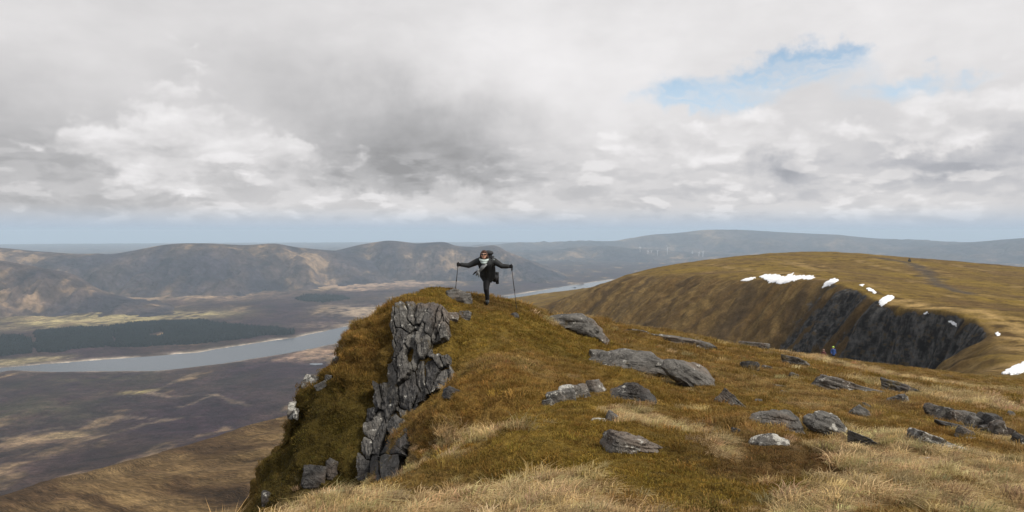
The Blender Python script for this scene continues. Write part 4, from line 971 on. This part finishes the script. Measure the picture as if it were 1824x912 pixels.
# gloves closed round the pole grips: palm, four fingers and a thumb
def glove(c, ax, wrist):
    """c: grip centre, ax: pole axis (up)"""
    c = Vector(c); ax = Vector(ax).normalized(); w = (Vector(wrist) - c).normalized(); f = ax.cross(w).normalized()
    P = [tube([Vector(wrist), c + w * .06], [.045, .04])]
    P.append(ball(c + w * .035, (.035, .035, .05)))
    for i, L_ in enumerate((.9, 1.0, .95, .8)):
        z = ax * (.036 - .024 * i)
        P.append(tube([c + z + w * .035 + f * -.02, c + z + f * -.036, c + z - w * .034 * L_ - f * .014, c + z - w * .026 * L_ + f * .022], [.0125, .0125, .0115, .010], 8))
    P.append(tube([c + w * .035 + f * .02 + ax * .01, c + f * .036 + ax * .035, c - w * .02 + f * .026 + ax * .05], [.014, .013, .011], 8))
    return joined('glove', P, M_glove, person, .008, 1)
tipL = loc(810.5, 524, -.16); tipR = loc(920.5, 551, -.38)
gl = glove(hl, hl - tipL, hl + (ell - hl).normalized() * .11); gr_ = glove(hr, hr - tipR, hr + (elr - hr).normalized() * .11)
# head: hair, band, sunglasses, scarf
hair = joined('hair', [ball(hed + Vector((0, .03, .025)), (.092, .088, .108)), tube([hed + Vector((-.07, .01, .04)), hed + Vector((-.088, .0, -.06)), hed + Vector((-.085, .03, -.15))], [.03, .03, .018]),
     tube([hed + Vector((.07, .01, .04)), hed + Vector((.09, .0, -.06)), hed + Vector((.09, .03, -.15))], [.032, .034, .02]), tube([hed + Vector((-.05, -.05, .075)), hed + Vector((0, -.065, .09)), hed + Vector((.055, -.045, .07))], [.025, .026, .025])], M_hair, person, .010, 2)
sg = joined('sunglasses', [ball(hed + Vector((-.034, -.088, .016)), (.031, .012, .024)), ball(hed + Vector((.034, -.088, .016)), (.031, .012, .024)), tube([hed + Vector((-.076, -.02, .022)), hed + Vector((-.06, -.084, .022)), hed + Vector((.06, -.084, .022)), hed + Vector((.076, -.02, .022))], [.005] * 4, 6)], M_lens, person)
a = np.linspace(0, 2 * np.pi, 13)
ringc = hed + Vector((0, .02, -.125))
scarf = joined('scarf', [tube([ringc + Vector((.10 * math.sin(q), -.105 * math.cos(q), -.03 * math.cos(q))) for q in a], [.034] * 13), tube([ringc + Vector((.07 * math.sin(q), -.115 * math.cos(q), -.05 - .04 * math.cos(q))) for q in np.linspace(-1.3, 1.3, 7)], [.03] * 7)], M_scarf, person, .011, 2)
M_scarf2 = plain('grey_patterned_scarf_cloth', (.20, .21, .22), .9, .8, 30)
tail = joined('scarf_tail', [tube([loc(866, 470, -.35), loc(860, 476, -.37), loc(855, 482, -.36)], [(.04, .018), (.05, .02), (.045, .018)]), tube([loc(855, 480, -.36), loc(851, 486, -.34), loc(848, 491, -.32)], [(.045, .018), (.04, .016), (.022, .012)]), tube([loc(853, 484, -.35), loc(853, 494, -.34)], [(.03, .014), (.014, .01)])], M_scarf2, scarf)
joined('tassel', [tube([loc(852, 482, -.34), loc(845, 487, -.33), loc(842, 490, -.32)], [(.02, .012), (.022, .01), (.006, .006)])], M_glove, tail)
# backpack on her back, seen past the shoulders
pack = empty('backpack', BASE + chs + Vector((0, .22, -.05))); tag(pack, 'dark backpack on the back of the balancing hiker', 'backpack')
o_ = chs + Vector((0, .22, -.05))
pk = joined('pack_body', [tube([pel + Vector((0, .05, .13)) - o_, wst + Vector((0, .17, .1)) - o_, chs + Vector((0, .17, .07)) - o_, loc(869, 452, -.04) - o_], [(.12, .09), (.15, .11), (.16, .12), (.13, .08)], 16)], M_pack, pack, .016, 3)
joined('top_lid', [ball(loc(870, 451, -.05) - o_, (.14, .09, .075))], M_pack, pack, .014, 2)
for sx_, (p, q, r_) in {-1: (loc(854, 459, -.06), loc(853, 465, -.22), loc(855, 476, -.19)), 1: (loc(879, 457, -.06), loc(877, 464, -.22), loc(878, 476, -.17))}.items():
    joined('shoulder_strap', [tube([p - o_, q - o_, r_ - o_], [(.03, .014)] * 3, 8)], M_pack, pack)
joined('buckle', [ball(loc(880, 463, -.22) - o_, (.012, .01, .014))], M_scarf, pack)
def walking_pole(label, tip, grip):
    tip = Vector(tip); grip = Vector(grip); ax = (grip - tip).normalized(); L_ = (grip - tip).length + .07
    root = empty('walking_pole', BASE + tip); tag(root, label, 'walking pole', 'pair of walking poles')
    P = lambda t: ax * (L_ * t)
    joined('lower_shaft', [tube([P(.03), P(.42)], [.0075, .0085], 8)], M_pole, root)
    joined('upper_shaft', [tube([P(.40), P(.86)], [.010, .0105], 8)], M_pole, root)
    joined('clamp', [tube([P(.39), P(.40), P(.44), P(.45)], [.011, .015, .015, .011], 8)], M_pole, root)
    joined('grip', [tube([P(.84), P(.87), P(.92), P(.985), P(1.0)], [.014, .018, .016, .02, .012], 10)], M_cork, root)
    joined('basket', [tube([P(.060), P(.064), P(.068)], [.012, .035, .012], 12)], M_pole, root)
    joined('tip', [tube([P(0), P(.035)], [.003, .007], 8)], M_pole, root)
    joined('wrist_strap', [tube([P(.97), P(.93) + Vector((.03, -.03, 0)), P(.87) + Vector((.03, -.04, 0)), P(.9) + Vector((0, -.03, 0))], [(.008, .003)] * 4, 6)], M_cork, root)
walking_pole('walking pole planted on the boulder at the left of the hiker', tipL, hl)
walking_pole('walking pole planted in the moss at the right of the hiker', tipR, hr)

def small_hiker(px, py, dist, label, jacket_c, head_c, tall=1.72):
    x, y, z = [float(q) for q in ray(px, py)]
    X = x / y * dist; g = float(gz(np.array([X]), np.array([dist]))[0])
    root = empty('person', Vector((X, dist, g))); tag(root, label, 'person')
    s_ = tall / 1.72; v = lambda *q: Vector(q) * s_
    joined('body', [tube([v(0, 0, .85), v(0, 0, 1.15), v(0, 0, 1.42), v(0, 0, 1.52)], [(.15, .1), (.14, .1), (.17, .11), .06]), ball(v(0, 0, 1.62), (.08, .095, .115)), tube([v(-.09, 0, .9), v(-.1, -.06, .48), v(-.1, 0, .06), v(-.1, -.16, .03)], [.09, .065, .045, .04]), tube([v(.09, 0, .9), v(.1, .1, .48), v(.1, .2, .08), v(.1, .06, .03)], [.09, .065, .045, .04]),
        tube([v(-.17, 0, 1.4), v(-.25, -.02, 1.12), v(-.22, -.18, .92)], [.06, .045, .035]), tube([v(.17, 0, 1.4), v(.25, .02, 1.12), v(.22, -.12, .92)], [.06, .045, .035])], M_skin, root, .025, 1)
    joined('jacket', [tube([v(0, 0, .78), v(0, 0, 1.1), v(0, 0, 1.42), v(0, 0, 1.5)], [(.2, .15), (.19, .15), (.22, .15), .09]), tube([v(-.17, 0, 1.42), v(-.26, -.02, 1.12), v(-.23, -.16, .95)], [.085, .07, .055]), tube([v(.17, 0, 1.42), v(.26, .02, 1.12), v(.23, -.1, .95)], [.085, .07, .055])], plain('walker_jacket', jacket_c, .8, .2, 8), root, .025, 2)
    joined('trousers', [tube([v(-.09, 0, .92), v(-.1, -.06, .48), v(-.1, 0, .1)], [.115, .085, .07]), tube([v(.09, 0, .92), v(.1, .1, .48), v(.1, .2, .1)], [.115, .085, .07])], M_trs, root, .025, 1)
    joined('hat', [ball(v(0, .01, 1.66), (.115, .12, .12))], plain('walker_hat', head_c, .8, .1, 8), root)
    return root
small_hiker(1484, 636, 84.5, 'far walker in blue jacket and lime hat at the brink of the corrie', (.03, .07, .22), (.42, .62, .12))
small_hiker(1467, 637, 86.0, 'far walker in dull red jacket beside the one in blue', (.09, .03, .03), (.25, .16, .13), 1.6)

# cairn on the hilltop
q = hit(1620, 466, 300)
if q is not None:
    cr = empty('cairn', Vector(q)); tag(cr, 'small dark stone cairn standing near the top of the far hill', 'cairn')
    rg = random.Random(4); zz = 0.0
    for lay, (cnt, rad) in enumerate([(6, .9), (5, .7), (4, .5), (2, .3), (1, 0)]):
        for i in range(cnt):
            a_ = 2 * math.pi * i / cnt + lay; 
            add_rock('stone', (q[0] + rad * math.cos(a_), q[1] + rad * math.sin(a_), q[2] + .3 + zz), 1.1, 1.0, .85, (rg.random(), rg.random(), rg.random() * 6), 400 + lay * 7 + i, 'block', M_rockd, cr, 3, .05, foot=False)
        zz += .6
# wind turbines on the plain
M_turb = plain('turbine_paint', (.8, .8, .8), .5, .03, 1)
def turbine(label, px, py, dist, hpx, phase):
    p = at(px, py, dist); hgt = hpx / F * dist
    root = empty('wind_turbine', Vector(p)); tag(root, label, 'wind turbine', 'far wind turbines')
    joined('tower', [tube([(0, 0, -40), (0, 0, hgt * .5), (0, 0, hgt)], [4.5, 3.6, 2.6], 10)], M_turb, root)
    joined('nacelle', [tube([(0, 6, hgt), (0, -1, hgt + .3), (0, -6, hgt)], [2.4, 3.0, 2.0], 8)], M_turb, root)
    joined('hub', [ball((0, -7.5, hgt), (2.2, 2.5, 2.2))], M_turb, root)
    for k in range(3):
        a_ = phase + k * 2 * math.pi / 3; dv = Vector((math.sin(a_), 0, math.cos(a_))); c0 = Vector((0, -7.5, hgt))
        joined('blade', [tube([c0 + dv * 2, c0 + dv * 9, c0 + dv * hgt * .62], [(1.4, 1.0), (2.6, .7), (.5, .3)], 8)], M_turb, root)
for i, (lb, px, py, hh) in enumerate([('leftmost and faintest of the far wind turbines', 1140, 446, 6), ('left one of the two close wind turbines', 1154, 452, 5), ('right one of the two close wind turbines', 1160, 452, 5), ('wind turbine alone between the close pair and the tallest', 1171, 452, 5), ('tallest of the far wind turbines', 1189, 449, 8), ('wind turbine third from the right, nearest the grassy hill', 1233, 454, 5), ('wind turbine second from the right', 1245, 456, 6), ('rightmost of the far wind turbines', 1252, 456, 7)]):
    turbine(lb, px, py, 15500 + 150 * (i % 3), hh, .4 * i)

# ------------------------------------------------------------------ grass: blades in tufts over the near ground
def tuft(name, nb, rad, lmin, lmax, wid, bend, lean, seed, m_):
    rg = np.random.default_rng(seed); V = []; Fc = []
    for i in range(nb):
        a_ = rg.uniform(0, 2 * np.pi); r = rad * math.sqrt(rg.random()); b = np.array([r * math.cos(a_), r * math.sin(a_), -.01])
        L_ = rg.uniform(lmin, lmax); h = rg.uniform(0, 2 * np.pi); dv = np.array([math.cos(h), math.sin(h), 0]) * .5 + np.array([math.cos(a_), math.sin(a_), 0]) * (r / rad) * .6 + np.array([lean, -.1, 0])
        sd_ = np.array([-math.sin(h), math.cos(h), 0]) * wid * rg.uniform(.7, 1.3)
        p1 = b + np.array([0, 0, L_ * .55]) + dv * L_ * bend * .3; p2 = b + np.array([0, 0, L_ * (.95 - .35 * bend)]) + dv * L_ * bend
        k = len(V); V += [b - sd_, b + sd_, p1 - sd_ * .8, p1 + sd_ * .8, p2]; Fc += [[k, k+1, k+3, k+2], [k+2, k+3, k+4]]
    me = bpy.data.meshes.new(name); me.from_pydata([tuple(v) for v in V], [], Fc); me.materials.append(m_)
    return bpy.data.objects.new(name, me)
def blade_mat(name, trans):
    m, t, b = mat(name)
    a = t.new('ShaderNodeAttribute', attribute_name='col'); a.attribute_type = 'INSTANCER'
    t.put(b.inputs['Base Color'], a.outputs['Color']); b.inputs['Roughness'].default_value = .75; b.inputs['Specular IOR Level'].default_value = .15
    tr = t.new('ShaderNodeBsdfTranslucent'); t.put(tr.inputs[0], a.outputs['Color'])
    mx = t.new('ShaderNodeMixShader'); mx.inputs[0].default_value = trans
    t.l.new(b.outputs[0], mx.inputs[1]); t.l.new(tr.outputs[0], mx.inputs[2])
    out = [n for n in t.n if n.type == 'OUTPUT_MATERIAL'][0]; t.l.new(mx.outputs[0], out.inputs[0])
    return m
M_blade = blade_mat('grass_blade', .3)
tufts = [tuft('short_tuft', 26, .09, .025, .065, .0035, .7, .1, 1, M_blade), tuft('short_tuft', 26, .09, .02, .055, .0035, .9, .1, 2, M_blade),
         tuft('mid_tuft', 34, .10, .06, .13, .0032, .8, .25, 3, M_blade), tuft('mid_tuft', 34, .10, .05, .12, .0032, .9, .2, 4, M_blade),
         tuft('straw_tuft', 64, .085, .06, .17, .0030, 1.0, .55, 5, M_blade), tuft('straw_tuft', 60, .09, .05, .15, .0030, 1.15, .6, 6, M_blade)]
tcol = bpy.data.collections.new('tuft_sources')
for i, t_ in enumerate(tufts): t_.name = 'tuft_source_%d' % i; tcol.objects.link(t_)
# sample the ground sheet by area
dens = lambda r: np.where(r < 12, 190, np.where(r < 24, 130, np.where(r < 45, 38, 7.0)))
nI = int(np.searchsorted(RR, 125)); A_, B_, C2 = P3[:nI-1, :-1], P3[1:nI, :-1], P3[:nI-1, 1:]
qa = np.linalg.norm(np.cross(B_ - A_, C2 - A_), axis=-1); rq = gr[:nI-1, :-1]
lam = qa * dens(rq) * (rq > 5.2) * (np.abs(gt[:nI-1, :-1]) < math.radians(38)) * (GS[:nI-1, :-1] < 4)
cnt = rng.poisson(lam); ii, jj = np.nonzero(cnt); rep = cnt[ii, jj]; ii = np.repeat(ii, rep); jj = np.repeat(jj, rep)
u_, v_ = rng.random(len(ii))[:, None], rng.random(len(ii))[:, None]
gp = P3[ii, jj] * (1 - u_) * (1 - v_) + P3[ii+1, jj] * u_ * (1 - v_) + P3[ii, jj+1] * (1 - u_) * v_ + P3[ii+1, jj+1] * u_ * v_
gn = N3[ii, jj]; rr_ = np.hypot(gp[:, 0], gp[:, 1])
keep = np.ones(len(gp), bool)
for (x, y, z, a_, b_, rz) in ROCKS:
    keep &= ~((((gp[:, 0] - x) / a_)**2 + ((gp[:, 1] - y) / b_)**2 < 1) & (np.abs(gp[:, 2] - z) < max(a_, b_)))
gp, gn, rr_ = gp[keep], gn[keep], rr_[keep]
c_, sw, dw = cover(gp[:, 0], gp[:, 1], gp[:, 2], gn[:, 2], np.zeros(len(gp)), np.zeros(len(gp)))
rnd = rng.random(len(gp)); idx = np.where(rnd < sw * 1.1, 4, np.where(rnd < sw * 1.1 + dw * .55, 2, 0)) + (rng.random(len(gp)) < .5)
is_straw = idx >= 4
c_ = np.where(is_straw[:, None], C_['straw'] * .75 + .25 * c_, c_)
c_ = 1.02 * c_ * np.exp(rng.normal(0, .30, len(gp)))[:, None] * (1 + rng.normal(0, .06, (len(gp), 3)))
scl = rng.uniform(.6, 1.3, len(gp)) * np.clip(1 + .7 * perlin(gp[:, 0] / .35, gp[:, 1] / .35, 6.5), .45, 1.6) * np.clip(rr_ / 17, 1, 2.3)
up = gn * .55 + np.array([0, 0, .6]); up /= np.linalg.norm(up, axis=1)[:, None]
rx_ = np.arctan2(-up[:, 1], up[:, 2]); ry_ = np.arcsin(np.clip(up[:, 0], -1, 1)); rz_ = rng.normal(0, .9, len(gp))
def grass_obj(name, label, m_):
    me = bpy.data.meshes.new(name); n = int(m_.sum()); me.vertices.add(n); me.vertices.foreach_set('co', gp[m_].astype(np.float32).ravel())
    a = me.attributes.new('rot', 'FLOAT_VECTOR', 'POINT'); a.data.foreach_set('vector', np.stack([rx_, ry_, rz_], -1)[m_].astype(np.float32).ravel())
    a = me.attributes.new('scl', 'FLOAT', 'POINT'); a.data.foreach_set('value', scl[m_].astype(np.float32))
    a = me.attributes.new('idx', 'INT', 'POINT'); a.data.foreach_set('value', idx[m_].astype(np.int32))
    a = me.attributes.new('col', 'FLOAT_COLOR', 'POINT'); a.data.foreach_set('color', np.c_[np.clip(c_[m_], 0, .8), np.ones(n)].astype(np.float32).ravel())
    o = bpy.data.objects.new(name, me); COL.objects.link(o); tag(o, label, 'grass', kind='stuff')
    ng = bpy.data.node_groups.new(name + '_nodes', 'GeometryNodeTree')
    ng.interface.new_socket('Geometry', in_out='INPUT', socket_type='NodeSocketGeometry'); ng.interface.new_socket('Geometry', in_out='OUTPUT', socket_type='NodeSocketGeometry')
    g = NT(ng); gi = g.new('NodeGroupInput'); go = g.new('NodeGroupOutput'); ci = g.new('GeometryNodeCollectionInfo'); ip = g.new('GeometryNodeInstanceOnPoints')
    ci.inputs['Collection'].default_value = tcol; ci.inputs['Separate Children'].default_value = True; ci.inputs['Reset Children'].default_value = True
    def na(nm, ty): q_ = g.new('GeometryNodeInputNamedAttribute', data_type=ty); q_.inputs['Name'].default_value = nm; return q_.outputs[0]
    g.l.new(gi.outputs[0], ip.inputs['Points']); g.l.new(ci.outputs[0], ip.inputs['Instance']); ip.inputs['Pick Instance'].default_value = True
    g.l.new(na('idx', 'INT'), ip.inputs['Instance Index'])
    er = g.new('FunctionNodeEulerToRotation'); g.l.new(na('rot', 'FLOAT_VECTOR'), er.inputs[0]); g.l.new(er.outputs[0], ip.inputs['Rotation'])
    g.l.new(na('scl', 'FLOAT'), ip.inputs['Scale']); g.l.new(ip.outputs[0], go.inputs[0])
    md = o.modifiers.new('tufts', 'NODES'); md.node_group = ng
    return o
grass_obj('turf_grass', 'short ochre and rusty moss and grass covering the ridge', ~is_straw)
grass_obj('straw_grass', 'pale straw-coloured grass tussocks in drifts on the ridge', is_straw)

# ------------------------------------------------------------------ the air
hz = bpy.data.materials.new('haze_air'); hz.use_nodes = True; H = NT(hz.node_tree); H.n.clear()
pv = H.new('ShaderNodeVolumePrincipled'); pv.inputs['Density'].default_value = 3.9e-5; pv.inputs['Color'].default_value = (.66, .83, 1.0, 1); pv.inputs['Anisotropy'].default_value = 0.0
H.l.new(pv.outputs[0], H.new('ShaderNodeOutputMaterial').inputs['Volume'])
bm = bmesh.new(); bmesh.ops.create_cube(bm, size=1.0)
for v in bm.verts: v.co = (v.co.x * 92000, v.co.y * 92000, -640 if v.co.z < 0 else 46)
me = bpy.data.meshes.new('haze'); bm.to_mesh(me); bm.free(); me.materials.append(hz)
ho = bpy.data.objects.new('haze', me); COL.objects.link(ho); tag(ho, 'thin blue haze filling the valley air', kind='stuff')
